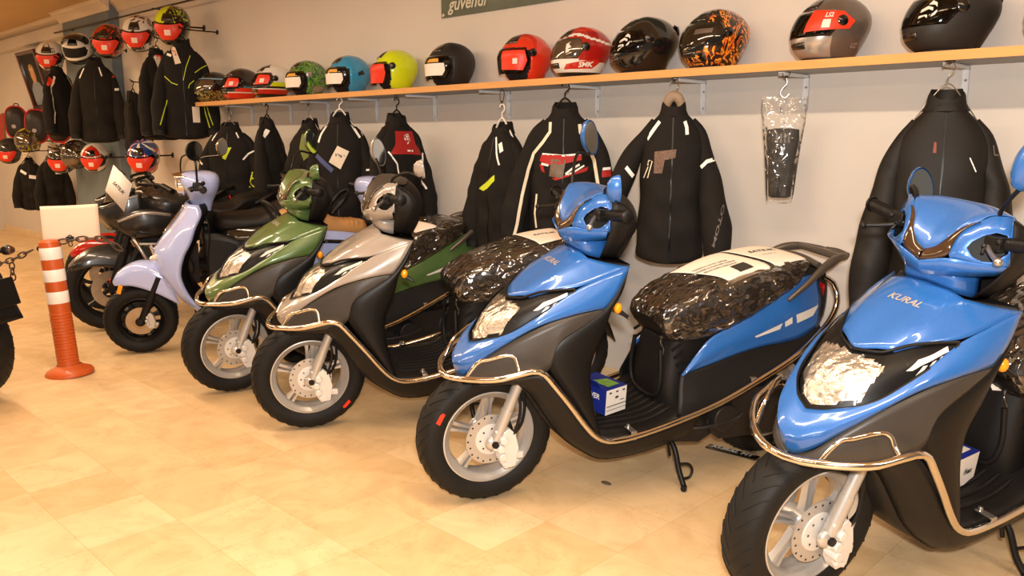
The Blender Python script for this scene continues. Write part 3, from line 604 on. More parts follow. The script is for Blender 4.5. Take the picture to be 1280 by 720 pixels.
for x, who in zip((-6.0, -5.44, -4.955, -4.40, -3.83, -3.217, -2.605, -2.012, -1.54, -.952), hang_at):
    t = thing('shelf_bracket', 'grey-white L-shaped shelf bracket next to the %s' % who, 'shelf bracket', Matrix.Translation((x, 0, ZB)), 'brackets under the wall shelf')
    b = B(); b.prism([(-.012, 0), (.012, 0), (.012, -.13), (.008, -.145), (0, -.15), (-.008, -.145), (-.012, -.13)], .004, (0, -.002, 0), U=(1, 0, 0), W=(0, 0, 1)); b.box((-.011, -.006, -.07), (.002, .01, .13)); b.box((.011, -.006, -.07), (.002, .01, .13)); b.build('wall_plate', M_brk, t, bevel=.0008)
    b = B(); b.box((0, -.112, -.0025), (.024, .222, .004)); b.box((-.011, -.11, -.008), (.002, .216, .012)); b.box((.011, -.11, -.008), (.002, .216, .012)); b.build('arm', M_brk, t, bevel=.0008)
    for z in (-.05, -.12):
        b = B(); b.lathe([(0, .003), (.003, .003), (.005, 0)], (0, -.004, z), (0, -1, 0), 10); b.build('screw', M_steel, t)

# ---------------------------------------------------------------- helmets
def graphic(name, cols, scale=18, rough=.15, dist=2.5, stretch=None):
    """constant-stepped noise: printed graphics."""
    m = bpy.data.materials.new(name); m.use_nodes = True; nt = m.node_tree; b = nt.nodes['Principled BSDF']; N = nt.nodes.new; L = nt.links.new
    tc = N('ShaderNodeTexCoord'); src = tc.outputs['Object']
    if stretch:
        mp = N('ShaderNodeMapping'); mp.inputs['Scale'].default_value = stretch; L(src, mp.inputs['Vector']); src = mp.outputs['Vector']
    n = N('ShaderNodeTexNoise'); n.inputs['Scale'].default_value = scale; n.inputs['Distortion'].default_value = dist; n.inputs['Detail'].default_value = 2; L(src, n.inputs['Vector'])
    r = N('ShaderNodeValToRGB'); r.color_ramp.interpolation = 'CONSTANT'; e = r.color_ramp.elements
    while len(e) < len(cols): e.new(.5)
    for i, (p, c) in enumerate(cols): e[i].position = p; e[i].color = lin(c)
    L(n.outputs['Fac'], r.inputs['Fac']); L(r.outputs['Color'], b.inputs['Base Color']); b.inputs['Roughness'].default_value = rough; b.inputs['Coat Weight'].default_value = .8; return m
def gloss(name, c, r=.15): return mat(name, c, r, coat=.9, var=.02, vscale=9)
H_blk = gloss('helmet_black', '#141313'); H_mat = mat('helmet_matte_black', '#232120', .5, bump=.1, scale=300, dist=.0004); H_red = gloss('helmet_red', '#c0261b'); H_org = gloss('helmet_orange_red', '#d8331c'); H_wht = gloss('helmet_white', '#e4ded5'); H_yel = gloss('helmet_fluo_yellow', '#cfe01c'); H_blu = gloss('helmet_sky_blue', '#2f8fc0'); H_gun = mat('helmet_titanium', '#6f645c', .35, metal=.5, coat=.4, var=.03); H_nav = gloss('helmet_navy', '#27407f'); H_sil = mat('helmet_silver', '#b5aea8', .25, metal=.6, var=.03)
H_grn = gloss('helmet_green', '#3f7a3a')
H_lin = mat('helmet_lining', '#171515', .85, bump=.4, scale=150, dist=.001)
H_vis = clear('visor_clear', .04, .22, tint=(.55, .5, .46), strength=1.0); H_vsd = mat('visor_smoke', '#14110f', .06, coat=1, alpha=.9, var=.02); H_vsr = mat('visor_mirror', '#7d7468', .06, metal=.8, var=.1, vscale=14)
H_rst = mat('red_visor_sticker', '#e2391f', .4, var=.03); H_wst = mat('white_visor_sticker', '#efe6dc', .5, var=.02); H_gst = mat('pale_print', '#f2d9cf', .5, var=.02); H_mut = mat('rubber_trim', '#161515', .6, var=.05)
FULL = [(0, .098, .080, .080), (.02, .128, .092, .092), (.05, .146, .108, .106), (.085, .146, .128, .117), (.12, .137, .142, .121), (.155, .118, .142, .114), (.185, .092, .124, .098), (.21, .06, .092, .074), (.226, .028, .052, .042), (.232, .004, .012, .01)]
JET = [(0, .060, .085, .085), (.02, .085, .100, .098), (.05, .108, .118, .110), (.085, .122, .134, .119), (.12, .125, .142, .121), (.155, .112, .140, .113), (.185, .090, .122, .098), (.21, .06, .092, .074), (.226, .028, .052, .042), (.232, .004, .012, .01)]
def hsurf(prof, a, z, k=1.0):
    i = 0
    while i < len(prof)-2 and prof[i+1][0] < z: i += 1
    p = prof; z0, z1 = p[i][0], p[i+1][0]; u = min(1, max(0, (z-z0)/(z1-z0))); r = []
    for c in (1, 2, 3):
        ma = (p[i+1][c]-p[i-1][c])/(p[i+1][0]-p[i-1][0])*(z1-z0) if i > 0 else p[i+1][c]-p[i][c]
        mb = (p[i+2][c]-p[i][c])/(p[i+2][0]-p[i][0])*(z1-z0) if i < len(p)-2 else p[i+1][c]-p[i][c]
        r.append(p[i][c]*(2*u**3-3*u*u+1)+ma*(u**3-2*u*u+u)+p[i+1][c]*(3*u*u-2*u**3)+mb*(u**3-u*u))
    ca, sa = math.cos(a), math.sin(a); e = 2/2.25
    x = (r[0] if ca > 0 else r[1])*math.copysign(abs(ca)**e, ca); y = r[2]*math.copysign(abs(sa)**e, sa)
    return V((x*k, y*k, .105+(z-.105)*(k if z > .03 else 1)))
def hm(h, front, M, name='motorcycle_helmet', **kw): pass
def helmet(label, M, style='full', shell=(H_blk,), zone=None, visor=H_vsd, deco=(), vents=True, spoiler=False, pivot=H_blk, group=None, flip=False, open_=False, size=1.0):
    t = thing('motorcycle_helmet', label, 'helmet', M @ Matrix.Scale(size, 4), group); pr = FULL if style == 'full' else JET
    na, nz = 72, 40; b = B(); G = []; zs = [.232*(1-(1-j/nz)**1.35) for j in range(nz+1)]
    for z in zs: G.append([hsurf(pr, 2*PI*i/na-PI, z) for i in range(na)])
    vs = [p for r in G for p in r]; fs = []; ms = []
    z0, z1, am = (.082, .158, 1.12) if style == 'full' else (-1, .142, 1.10)
    for j in range(nz):
        for i in range(na):
            a = 2*PI*(i+.5)/na-PI; z = (zs[j]+zs[j+1])/2; lim = am*(1-.12*abs((z-.12)/.04)) if style == 'full' else am*(1 if z > .05 else .8+4*z)
            if z0 < z < z1 and abs(a) < lim: continue
            fs.append([j*na+i, j*na+(i+1) % na, (j+1)*na+(i+1) % na, (j+1)*na+i]); ms.append(zone(a, z) if zone else 0)
    b.add(vs, fs); b.m = ms; so = b.build('shell', list(shell), t, ang=60, solid=.006)
    b = B(); b.grid([[hsurf(pr, 2*PI*i/36-PI, .006+.21*j/14, .93) for i in range(36)] for j in range(15)], cu=True); b.build('lining', H_lin, t)
    b = B(); P = [hsurf(pr, 2*PI*i/48-PI, .0, 1.0) for i in range(48)]; b.tube(P, .004, 8, closed=True); b.build('rubber_trim', H_mut, t)
    v0, v1, va = (.076, .166, 1.30) if style == 'full' else (.028, .152, 1.16)
    def vpt(a, z, k=1.025):
        if open_: 
            p = hsurf(FULL, a, z, k); c = V((0, 0, .12)); return c+Matrix.Rotation(-1.15, 3, 'Y') @ (p-c)
        return hsurf(FULL if style == 'full' else [(q[0], .136 if q[0] < .13 else q[1]+.006, q[2], q[3]) for q in JET], a, z, k)
    if visor:
        b = B(); b.grid([[vpt(va*(2*i/30-1)*(1-.18*abs(2*j/10-1)), v0+(v1-v0)*j/10) for i in range(31)] for j in range(11)]); b.build('visor', visor, t, solid=.002)
    if pivot:
        for s_ in (1, -1):
            p = vpt(1.32*s_ if style == 'full' else 1.25*s_, .128); n = V((p.x*.4, p.y, 0)).normalized(); b = B(); b.lathe([(0, .007), (.014, .007), (.019, .004), (.020, -.004)], p, n, 22); b.build('visor_pivot', pivot, t)
    if vents:
        b = B(); b.grid([[hsurf(pr, a, z, 1.02+.02*(1-abs(2*i/6-1))) for i, a in enumerate([(-.5+i/6)*.75 for i in range(7)])] for z in (.176, .19, .203, .214)]); b.build('top_vent', H_blk, so, solid=.006)
        if style == 'full':
            b = B(); b.grid([[hsurf(pr, a, z, 1.015) for a in [(-.5+i/8)*.7 for i in range(9)]] for z in (.035, .045, .058)]); b.build('chin_vent', H_blk, so, solid=.004)
    if spoiler:
        b = B(); b.grid([[hsurf(pr, PI+a, z, k) for a in [(-.5+i/10)*1.3 for i in range(11)]] for z, k in ((.15, 1.02), (.165, 1.06), (.178, 1.10), (.19, 1.05))]); b.build('rear_spoiler', shell[0], so, solid=.006)
    for d in deco:   # (part name, material, (a,z) polygons or text, on the visor?)
        nm, mt, shp, k = d; b = B(); vv, ff = shp
        b.add([vpt(x/.13, z, k) if nm.startswith('visor') else hsurf(pr, x/.13, z, k) for x, z in vv], ff); b.build(nm, mt, t, ang=180)
    return t
def azp(*pts): return tess([[(a*.13, z) for a, z in pts]], .012)
def azt(txt, a, z, size, shear=0, rot=0, bold=.0006, flipx=True):
    v, f = text2d(txt, size, shear, bold); c, s_ = math.cos(rot), math.sin(rot)
    return [(a*.13+(x*c-y*s_), z+(x*s_+y*c)) for x, y in v], f
# on the left side of a helmet (a > 0) writing runs with falling a when seen from outside
def azl(txt, a, z, size, shear=0, rot=0, bold=.0006):
    v, f = text2d(txt, size, shear, bold); c, s_ = math.cos(rot), math.sin(rot)
    return [(a*.13+(x*c-y*s_), z+(x*s_+y*c)) for x, y in v], [q for q in f]
def facing(x, y, z, turn, pitch=0, roll=0):
    """front of the helmet turned `turn` degrees from square to the line of sight (0 = left profile)."""
    d = V((CAM.x-x, CAM.y-y, 0)).normalized(); perp = V((d.y, -d.x, 0)); a = math.radians(turn)
    f = perp*math.cos(a)+d*math.sin(a); l = V((-f.y, f.x, 0)); M = frame((x, y, z), f, l, V((0, 0, 1)))
    return M @ Matrix.Rotation(math.radians(pitch), 4, 'Y') @ Matrix.Rotation(math.radians(roll), 4, 'X')
STK = [azp((.25, .088), (.95, .092), (1.02, .135), (.9, .150), (.3, .148))]
def red_sticker(a0=.15, a1=1.05): return [('visor_sticker', H_rst, azp((a0, .086), (a1-.1, .090), (a1, .125), (a1-.08, .150), (a0+.1, .152)), 1.034), ('visor_print', H_gst, azp(((a0+a1)/2-.13, .098), ((a0+a1)/2+.13, .098), ((a0+a1)/2+.13, .126), ((a0+a1)/2-.13, .126)), 1.04)]
def white_sticker(): return [('visor_sticker', H_wst, azp((-.55, .05), (.75, .05), (.85, .075), (.8, .112), (-.5, .112)), 1.034), ('visor_print', mat('amber_print', '#d9a03a', .5, var=.1), azp((-.1, .118), (.55, .118), (.5, .136), (.0, .136)), 1.034)]
GS = 'helmets lined up on the shelf'
y0 = -.152; zb = ZS+.006
def lay_h(x, turn, label, pitch=0, **k): return helmet(label, facing(x, y0, zb, turn, pitch), group=GS, **k)
lay_h(-6.32, 28, 'black helmet with a pale blue stripe, first at the far end of the shelf', shell=(H_blk, mat('pale_blue', '#7fa6bd', .2, coat=.6, var=.02), graphic('gold_flicks', [(0, '#141313'), (.5, '#b09a52'), (.62, '#141313')], 30)), zone=lambda a, z: 1 if .165 < z < .178 and abs(a) < 2 else (2 if z < .08 else 0), visor=H_vsr)
lay_h(-5.873, 28, 'dark helmet with teal and red side stripes and an orange visor sticker', shell=(mat('helmet_brown_black', '#2c2524', .25, coat=.6, var=.03), H_org, H_wht, gloss('helmet_teal', '#3c7f86')), zone=lambda a, z: (1 if z < .045 else 2 if z < .055 else 1 if z < .08 and abs(a) > .9 else 3 if z < .095 and abs(a) > 1.3 else 0), visor=H_vis, deco=red_sticker(), style='full')
lay_h(-5.422, 28, 'white-topped helmet with black, red and yellow bands and an orange visor sticker', shell=(H_wht, H_blk, H_red, H_yel), zone=lambda a, z: (1 if z < .02 else 2 if .02 < z < .05 else 0 if z < .062 else 1 if z < .078 else 3 if z < .10 and abs(a) > 1.1 else 1 if .20 < z and abs(a) < .8 else 0), visor=H_vis, deco=red_sticker())
lay_h(-4.979, 30, 'green helmet with loopy yellow-green graphics and a white visor card', style='jet', shell=(graphic('green_loops', [(0, '#23402a'), (.42, '#3f8a3f'), (.5, '#8fb52f'), (.54, '#2d5a30'), (.64, '#86917f')], 22),), visor=H_vis, pivot=H_sil, deco=white_sticker()+[('side_badge', H_sil, azp((1.5, .02), (2.1, .02), (2.2, .035), (2.1, .055), (1.5, .055), (1.4, .035)), 1.01)])
lay_h(-4.496, 32, 'plain sky-blue open-face helmet with a white visor card', style='jet', shell=(H_blu,), visor=H_vis, pivot=None, deco=white_sticker()+[('side_vent', H_blk, azp((1.55, .10), (1.85, .11), (1.75, .135), (1.55, .12)), 1.012)])
lay_h(-4.026, 18, 'fluorescent yellow open-face helmet with an orange visor sticker', style='jet', shell=(H_yel, H_blk), visor=H_vis, deco=[('visor_sticker', H_rst, azp((-.3, .034), (.85, .034), (.95, .09), (.85, .138), (-.3, .138)), 1.034)])
lay_h(-3.528, 34, 'matte black open-face helmet with a white visor card', style='jet', shell=(H_mat,), visor=H_vis, pivot=None, deco=white_sticker())
lay_h(-2.962, 42, 'bright orange-red open-face helmet with a clear visor', style='jet', shell=(H_org, H_blk), visor=H_vis, deco=[('visor_sticker', H_rst, azp((-.1, .05), (.9, .045), (1.02, .09), (.9, .138), (-.1, .138)), 1.034), ('visor_print', H_gst, azp((.42, .075), (.62, .075), (.62, .1), (.42, .1)), 1.04)])
swk = lambda a, z: (2 if z < .018 else 1 if z < .085-.012*abs(a) else 3 if z > .2 else 1 if abs((z-.165)-.02*math.sin(abs(a)*2)) < .006 else 0)
tt = lay_h(-2.592, 28, 'red and white full-face helmet with white letters on its red side band', shell=(gloss('helmet_dark_red', '#a31c17'), H_wht, H_blk, H_org), zone=swk, visor=H_vsr, deco=[('side_band', H_red, azp((.55, .028), (1.6, .033), (1.9, .062), (1.75, .075), (.7, .052)), 1.012), ('side_lettering', H_wht, azl('SMK', 1.36, .049, .030, .2, .05, .0012), 1.02), ('visor_print', H_wht, azp((.62, .10), (.75, .105), (.68, .12), (.8, .125), (.66, .14), (.72, .15), (.55, .14)), 1.034)])
drag = lambda a: [('visor_print', H_wht, tess([[( (a+px)*.13, pz) for px, pz in q] for q in ([(-.22, .098), (-.05, .104), (.02, .098), (.0, .108), (-.2, .106)], [(-.20, .115), (0, .124), (.12, .118), (.1, .128), (-.05, .134), (-.2, .124)], [(-.05, .138), (.12, .136), (.2, .128), (.16, .142), (.02, .15)], [(.1, .10), (.2, .106), (.22, .12), (.14, .11)])], .012), 1.034)]
lay_h(-2.228, 26, 'big gloss-black full-face helmet with a white dragon print on its visor', spoiler=True, shell=(H_blk,), visor=H_vis, deco=drag(.5), size=1.04)
lay_h(-1.876, 42, 'black full-face helmet covered in orange and red flames', shell=(graphic('flame_print', [(0, '#141211'), (.50, '#d9661c'), (.55, '#e8a33a'), (.60, '#151211'), (.66, '#8e1f14')], 14, dist=4, stretch=(1, 1, .6)), H_blk), zone=lambda a, z: 1 if abs(a) < .5 and z > .06 else 0, visor=H_vsd, size=1.02, deco=[('visor_print', H_gun, azp((.2, .12), (.8, .125), (.82, .142), (.2, .14)), 1.034)])
lay_h(-1.387, 36, 'titanium-grey full-face helmet with a big red sticker over its visor', shell=(H_gun, H_sil), zone=lambda a, z: 1 if z < .075 and abs(a) < 1.1 else 0, visor=H_vis, deco=[('visor_sticker', H_rst, azp((.28, .092), (1.5, .100), (1.62, .128), (1.35, .160), (.35, .168)), 1.034), ('visor_print', H_gst, azp((.78, .104), (1.0, .104), (1.0, .132), (.78, .132)), 1.04), ('visor_lettering', H_gst, azl('LS2', .92, .147, .022, .2, 0), 1.04), ('side_lettering', H_sil, azl('LS2', 1.75, .045, .022, .2, 0), 1.012)], size=1.0)
lay_h(-.971, 32, 'matte black full-face helmet with a white dragon print, at the near end of the shelf', shell=(H_mat,), visor=H_vis, deco=drag(.55), spoiler=True, size=1.04)
lay_h(-.60, 22, 'black helmet cut off by the right edge of the photo', shell=(H_blk,), visor=H_vis)
# helmets on wall rods
GW = 'helmets on the wall rods'
M_rod = mat('black_rod_paint', '#2a2422', .4, metal=.5, var=.04)
def rod(x, z, label, L=.3):
    yb = -.1 if -9.73 < x < -8.47 else 0; L += yb; t = thing('wall_rod', label, 'rod', Matrix.Translation((x, yb, z)), 'helmet rods on the wall')
    b = B(); b.tube([(0, 0, 0), (0, -L, .0), (0, -L-.02, .03)], .007, 8, k=12); b.build('rod', M_rod, t)
    b = B(); b.lathe([(0, .006), (.022, .006), (.026, .0)], (0, 0, 0), (0, -1, 0), 18); b.build('flange', M_rod, t)
def wall_h(x, z, turn, label, pitch=25, roll=0, **k):
    turn = 90-(90-turn)*.55; pitch += 6; k['size'] = k.get('size', 1)*1.1; who = label.split(' hung')[0]; rod(x, z+.0, 'black steel rod carrying the %s' % who); return helmet(label, facing(x, -.24, z-.105, turn, pitch, roll), group=GW, **k)
RS = [('visor_sticker', H_rst, azp((-.35, .062), (.35, .062), (.95, .135), (.75, .158), (-.75, .158), (-.95, .135)), 1.036), ('visor_print', H_gst, azp((-.14, .095), (.14, .095), (.14, .13), (-.14, .13)), 1.042)]
wall_h(-9.68, 2.09, 60, 'white helmet with dark red edges hung highest by the framed portrait', shell=(H_wht, gloss('helmet_maroon', '#6d1f26'), H_blk), zone=lambda a, z: 1 if abs(abs(a)-2.1) < .25 and z < .17 else 2 if z < .015 or abs(abs(a)-.35) < .12 and z > .18 else 0, visor=H_vis, deco=RS+[('crown_lettering', H_blk, azt('LS2', .5, .19, .045), 1.015)])
wall_h(-8.846, 2.10, 50, 'white and black helmet hung with its visor flipped open', shell=(H_wht, H_blk), zone=lambda a, z: 1 if z < .06 or abs(a) > 2.4 else 0, visor=H_vsd, open_=True, pivot=H_sil)
wall_h(-8.076, 2.11, 60, 'red and black helmet hung over the blue-grey pilaster', shell=(graphic('red_black_print', [(0, '#1a1515'), (.46, '#b8281d'), (.6, '#1d1817'), (.66, '#c9b9a8')], 9), H_blk), zone=lambda a, z: 1 if z < .03 else 0, visor=H_vis, deco=RS)
wall_h(-7.393, 2.118, 60, 'white helmet with black flashes hung between the red-black and the yellow-black ones', shell=(graphic('white_black_print', [(0, '#e2dcd3'), (.55, '#1c1919'), (.66, '#d8d1c8')], 8), H_blk), zone=lambda a, z: 1 if z < .02 or abs(a) > 2.6 else 0, visor=H_vis, deco=RS)
wall_h(-6.725, 2.122, 58, 'black helmet with fluorescent yellow lettering hung nearest the shelf', shell=(graphic('yellow_black_print', [(0, '#171616'), (.55, '#c6da1c'), (.61, '#171616')], 16), H_yel), zone=lambda a, z: 1 if z > .15 and a < -.2 else 0, visor=H_vis, deco=RS)
wall_h(-11.48, 1.10, 55, 'black helmet with a red sticker hung lowest at the left edge of the photo', shell=(H_mat,), visor=H_vsd, deco=RS)
wall_h(-10.715, 1.21, 40, 'yellow and black helmet hung under the red-striped cases', shell=(graphic('yellow_grey_print', [(0, '#2b2a20'), (.48, '#b3a92a'), (.58, '#3a372e')], 9), H_blk), visor=H_vsr, pitch=5)
wall_h(-9.62, 1.035, 55, 'silver and black helmet hung over the two short black jackets', shell=(graphic('silver_black_print', [(0, '#26211f'), (.5, '#a59d95'), (.6, '#2b2625')], 11), H_blk), visor=H_vis, deco=RS)
wall_h(-9.18, 1.09, 40, 'dark brown helmet hung between the silver-black and the white ones', shell=(graphic('brown_print', [(0, '#2a211c'), (.55, '#7d6b55'), (.62, '#2a211c')], 12), H_blk), visor=H_vsr, size=.95)
wall_h(-8.68, 1.068, 60, 'white helmet with a red sticker hung low on the pilaster', shell=(H_wht, H_red, H_blk), zone=lambda a, z: 1 if z > .17 and abs(a) < .9 else 2 if z < .02 else 0, visor=H_vis, deco=RS, size=.92)
wall_h(-7.49, 1.084, 58, 'blue, red and white helmet hung behind the black motorcycle', shell=(H_wht, H_nav, H_red), zone=lambda a, z: (1 if z > .15 and abs(math.sin(a*3+z*30)) > .45 else 2 if z > .15 and math.sin(a*5) > .6 else 1 if .07 < z < .082 else 0 if z > .075 else 2), visor=H_vis, deco=RS)
rod(-8.33, 1.06, 'bare black rod low on the pilaster, right of the white helmet'); rod(-8.25, 1.34, 'bare black rod above the low white helmet')
# ---------------------------------------------------------------- jackets on hangers
J_blk = mat('black_textile', '#1b1816', .8, bump=.5, scale=420, dist=.0008, var=.1, vscale=6, spec=.25)
J_sh = mat('black_shell_fabric', '#171514', .6, bump=.4, scale=300, dist=.0008, var=.08, vscale=8, spec=.35)
R_wht = mat('reflective_strip', '#f7f5f2', .35, var=.01); R_crm = mat('cream_piping', '#e8dcc4', .6, var=.03); R_neo = mat('neon_yellow_print', '#c8dc24', .5, var=.02); R_red = mat('red_fabric', '#a81e1c', .65, bump=.3, scale=300, dist=.0006, var=.05); R_grn = mat('olive_green_patch', '#6f7d3a', .6, var=.12, vscale=30); R_blu = mat('blue_fabric_strip', '#46507f', .6, var=.04); R_gry = mat('grey_print', '#5d5751', .5, var=.05); R_tag = mat('card_tag', '#e5d9c6', .6, var=.04); R_red2 = mat('red_card_tag', '#d8301f', .5, var=.04)
M_wire = mat('hanger_wire', '#8e8983', .3, metal=.8, var=.04); M_whp = mat('white_plastic', '#e6e1da', .4, var=.02); M_wood = mat('hanger_wood', '#8a745c', .5, var=.12, vscale=20, stretch=(1, 6, 6)); M_bkp = M_blk
def sm(poly): return tess(poly if isinstance(poly[0][0], (tuple, list)) else [poly], .02)
def jacket(label, M, w=1.0, L=.70, deco=(), fab=None, group='jackets hanging under the shelf', sl=(1, 1), collar=1, fold=0, slim=.92, spread=0, sleeve=1.0, name='motorcycle_jacket'):
    w *= .80
    t = thing(name, label, 'jacket', M, group); fab = fab or J_blk; rr = random.Random(len(label)*7+int(L*100)); ph = rr.random()*6; k = L/.70
    lv = [(-.015, .058, .050), (-.03, .066, .054), (-.048, .088, .058), (-.07, .118, .062), (-.10, .152, .070), (-.14, .180, .080), (-.19, .194, .090), (-.28, .198, .096), (-.40, .198, .098), (-.52, .204, .100), (-.63, .214, .104), (-.685, .216, .102), (-.70, .208, .094)]
    b = B(); G = []; n = 44
    zs = [p.x for p in cr([(z, a, d) for z, a, d in lv], 40)]
    for q in cr(lv, 40):
        z, a, d = q.x, q.y*w, q.z*slim; row = []
        for i in range(n):
            th = 2*PI*i/n; c, s_ = math.cos(th), math.sin(th); x = a*math.copysign(abs(c)**.82, c); y = d*math.copysign(abs(s_)**.85, s_)
            f = min(1, max(0, (-z-.1)/.3)); wr = math.sin(z*38+x*14+ph)*math.cos(x*26+ph*2)*.008*f+math.sin(x*40+z*9+ph)*.006*f*f
            row.append(V((x*(1+.02*math.sin(z*30+ph)*f), y*1.0+(wr if s_ < 0 else -wr)-.012*f*(1-abs(c)), z*k+(.012*math.cos(th*2) if z < -.66 else 0))))
        G.append(row)
    b.grid(G, cu=True); b.f.append(list(range(len(b.v)-n, len(b.v)))); b.m.append(0)
    to = b.build('body', fab, t, ang=70); allb = B().join(b)
    sps = spread if isinstance(spread, tuple) else (spread, spread); fds = fold if isinstance(fold, tuple) else (fold, fold); sk = sleeve if isinstance(sleeve, tuple) else (sleeve, sleeve)
    for s_, on, sp, fd, kl in ((-1, sl[0], sps[0], fds[0], sk[0]), (1, sl[1], sps[1], fds[1], sk[1])):
        if not on: continue
        q = B(); kk = k*kl
        P = [(.100*w*s_, .0, -.085*k), (.152*w*s_, -.004, -.135*k), ((.190*w+sp*.25)*s_, -.010, -.22*kk), ((.216*w+sp*.5)*s_, -.022+fd*.3, -.33*kk), ((.236*w+sp*.78)*s_, -.036+fd*.7, -.46*kk), ((.246*w+sp)*s_, -.046+fd, -.59*kk), ((.248*w+sp*1.05)*s_, -.048+fd, -.655*kk)]
        q.tube(P, [.030, .056, .063, .061, .057, .053, .050], 20, k=34, ell=.92)
        for p in q.v: p += V((math.sin(p.z*31+ph)*.003, (math.sin(p.z*44+p.x*30+ph)+.6*math.sin(p.z*83+p.x*55))*.0032, 0))
        q.build('sleeve', fab, t, ang=70); allb.join(q)
        q = B(); e = V(P[-1]); d = (V(P[-1])-V(P[-2])).normalized(); q.tube([e-d*.012, e+d*.022], [.051, .049], 20, ell=.92); q.build('cuff', J_sh, t)
    q = B(); rings = []
    for z, a, d, up in ((-.055, .096, .064, 0), (-.03, .080, .060, 0), (-.002, .074, .056, 0), (.008, .068, .050, 0), (-.008, .060, .045, 0), (-.05, .055, .04, 0)):
        rings.append([V((a*w*math.cos(2*PI*i/28), d*math.sin(2*PI*i/28)*(1 if math.sin(2*PI*i/28) > 0 else .9), (z*collar)*(1) - (.030*max(0, -math.sin(2*PI*i/28))**2 if z > -.05 else 0)+.012*(math.sin(2*PI*i/28) > .3))) for i in range(28)])
    q.grid(rings, cu=True); q.build('collar', fab, t, ang=60); allb.join(q); bv = allb.bvh()
    z_ = B(); lay(z_, bv, tess([[(-.003, -.06), (.003, -.06), (.003, -.68*k), (-.003, -.68*k)]], .03), (0, -1, 0), (1, 0, 0), (0, 0, 1), .002, D=(0, 1, 0)); z_.build('zip', mat('dark_zip', '#0d0c0c', .35, metal=.3, var=.05), t)
    for nm, mt, shp in deco:
        d = B(); lay(d, bv, ([(x_*(.55+.45*w/.9)*.9 if abs(x_) > .12 else x_*.86, y_) for x_, y_ in shp[0]], shp[1]), (0, -1, 0), (1, 0, 0), (0, 0, 1), .0025, D=(0, 1, 0)); d.build(nm, mt, t, ang=180)
    return t
def hanger(M, label, kind='wire', drop=.10, w=.2):
    t = thing('clothes_hanger', label, 'hanger', M, 'hangers holding the jackets')
    mt = {'wire': M_wire, 'white': M_whp, 'wood': M_wood, 'black': M_bkp}[kind]; th = {'wire': .0022, 'white': .005, 'wood': .003, 'black': .0045}[kind]; b = B()
    b.tube([(.0, 0, .005), (0, 0, .03), (.018, 0, .048), (.012, 0, .072), (-.010, 0, .074), (-.016, 0, .060)], th*.8, 8, k=20); b.build('hook', M_wire if kind == 'wood' else mt, t)
    b = B()
    if kind == 'wood': b.tube([(-.055, .004, -.105), (-.036, 0, -.055), (-.022, -.004, -.006), (0, -.002, .010), (.022, -.004, -.006), (.036, 0, -.055), (.055, .004, -.105)], [.010, .012, .017, .022, .017, .012, .010], 14, k=30, ell=.4)
    else: b.tube([(-.095, 0, -.115), (-.05, 0, -.048), (0, 0, .006), (.05, 0, -.048), (.095, 0, -.115)], th, 8, k=24); b.tube([(-.095, 0, -.115), (.095, 0, -.115)], th, 6)
    b.build('shoulder_bar', mt, t)
    return t
def cord(x, y, z1, label):
    t = thing('wire_loop', label, 'wire', Matrix.Translation((x, y, z1)), 'wire loops under the shelf'); b = B(); L = ZB-z1
    b.tube([(0, 0, 0), (-.012, 0, L*.3), (-.014, 0, L*.8), (0, 0, L), (.016, 0, L*.75), (.006, 0, L*.25), (0, 0, 0)], .0016, 6, k=30); b.build('loop', mat('dark_cord', '#3a2c26', .7, var=.1), t)
    b = B(); b.ball((0, 0, L*.22), .006, 8, 6); b.build('knot', MATS['dark_cord'], t); return t
def hung(x, y, ztop, turn, who, kind, label, **kw):
    d = V((CAM.x-x, CAM.y-y)); ang = math.degrees(math.atan2(d.x, -d.y))+turn
    M = rotz(x, y, ztop, ang); j = jacket(label, M, **kw)
    hz = ztop+.030 if kind != 'wood' else ztop+.022
    hanger(rotz(x, y, hz, ang), '%s hanger inside the %s' % ({'wire': 'thin wire', 'white': 'white plastic', 'wood': 'brown wooden', 'black': 'black plastic'}[kind], who), kind)
    if ZB-hz-.074 > .004: cord(x, y, hz+.070, 'wire loop over the hanger of the %s' % who)
    return j
def strip(pts, w): return tess(quads(pts, w), .02)
YJ = -.20
hung(-5.930, -.235, 1.335, -22, 'jacket with yellow sleeve letters', 'wire', 'black jacket with yellow sleeve letters, at the far end under the shelf', L=.68, w=1.12, fold=-.01, deco=[
    ('reflective_strip', R_wht, strip([(-.10, -.06), (-.135, -.12)], .010)), ('reflective_strip', R_wht, strip([(.075, -.06), (.10, -.10)], .010)), ('chest_badge', R_neo, sm([(-.055, -.17), (.045, -.17), (-.01, -.26), (-.035, -.25)])),
    ('sleeve_strip', R_wht, strip([(.13, -.26), (.17, -.215), (.215, -.195), (.265, -.19)], .012)), ('sleeve_strip', R_wht, strip([(-.27, -.26), (-.22, -.295)], .012)),
    ('sleeve_lettering', R_neo, (lambda r: ([(.215+x*.30-y*.95, -.42+x*.95+y*.30) for x, y in r[0]], r[1]))(text2d('VTI', .085, .1, .003)))])
hung(-5.360, -.245, 1.36, 52, 'narrow black jacket turned sideways', 'black', 'narrow black jacket seen from its side, second from the far end', L=.62, w=.66, deco=[('reflective_strip', R_wht, strip([(-.06, -.07), (-.11, -.12)], .02)), ('reflective_strip', R_wht, strip([(.06, -.08), (.10, -.20)], .012))])
hung(-4.870, -.215, 1.345, -42, 'black jacket with a green patch', 'wire', 'black jacket with an olive-green chest patch, third from the far end', L=.66, w=.86, deco=[('chest_patch', R_grn, sm([(-.01, -.09), (.06, -.07), (.10, -.12), (.09, -.22), (.03, -.26), (-.02, -.18)])), ('chest_patch', R_grn, sm([(.08, -.34), (.12, -.33), (.14, -.42), (.09, -.42)])), ('reflective_strip', R_wht, strip([(-.22, -.24), (-.27, -.25)], .008))])
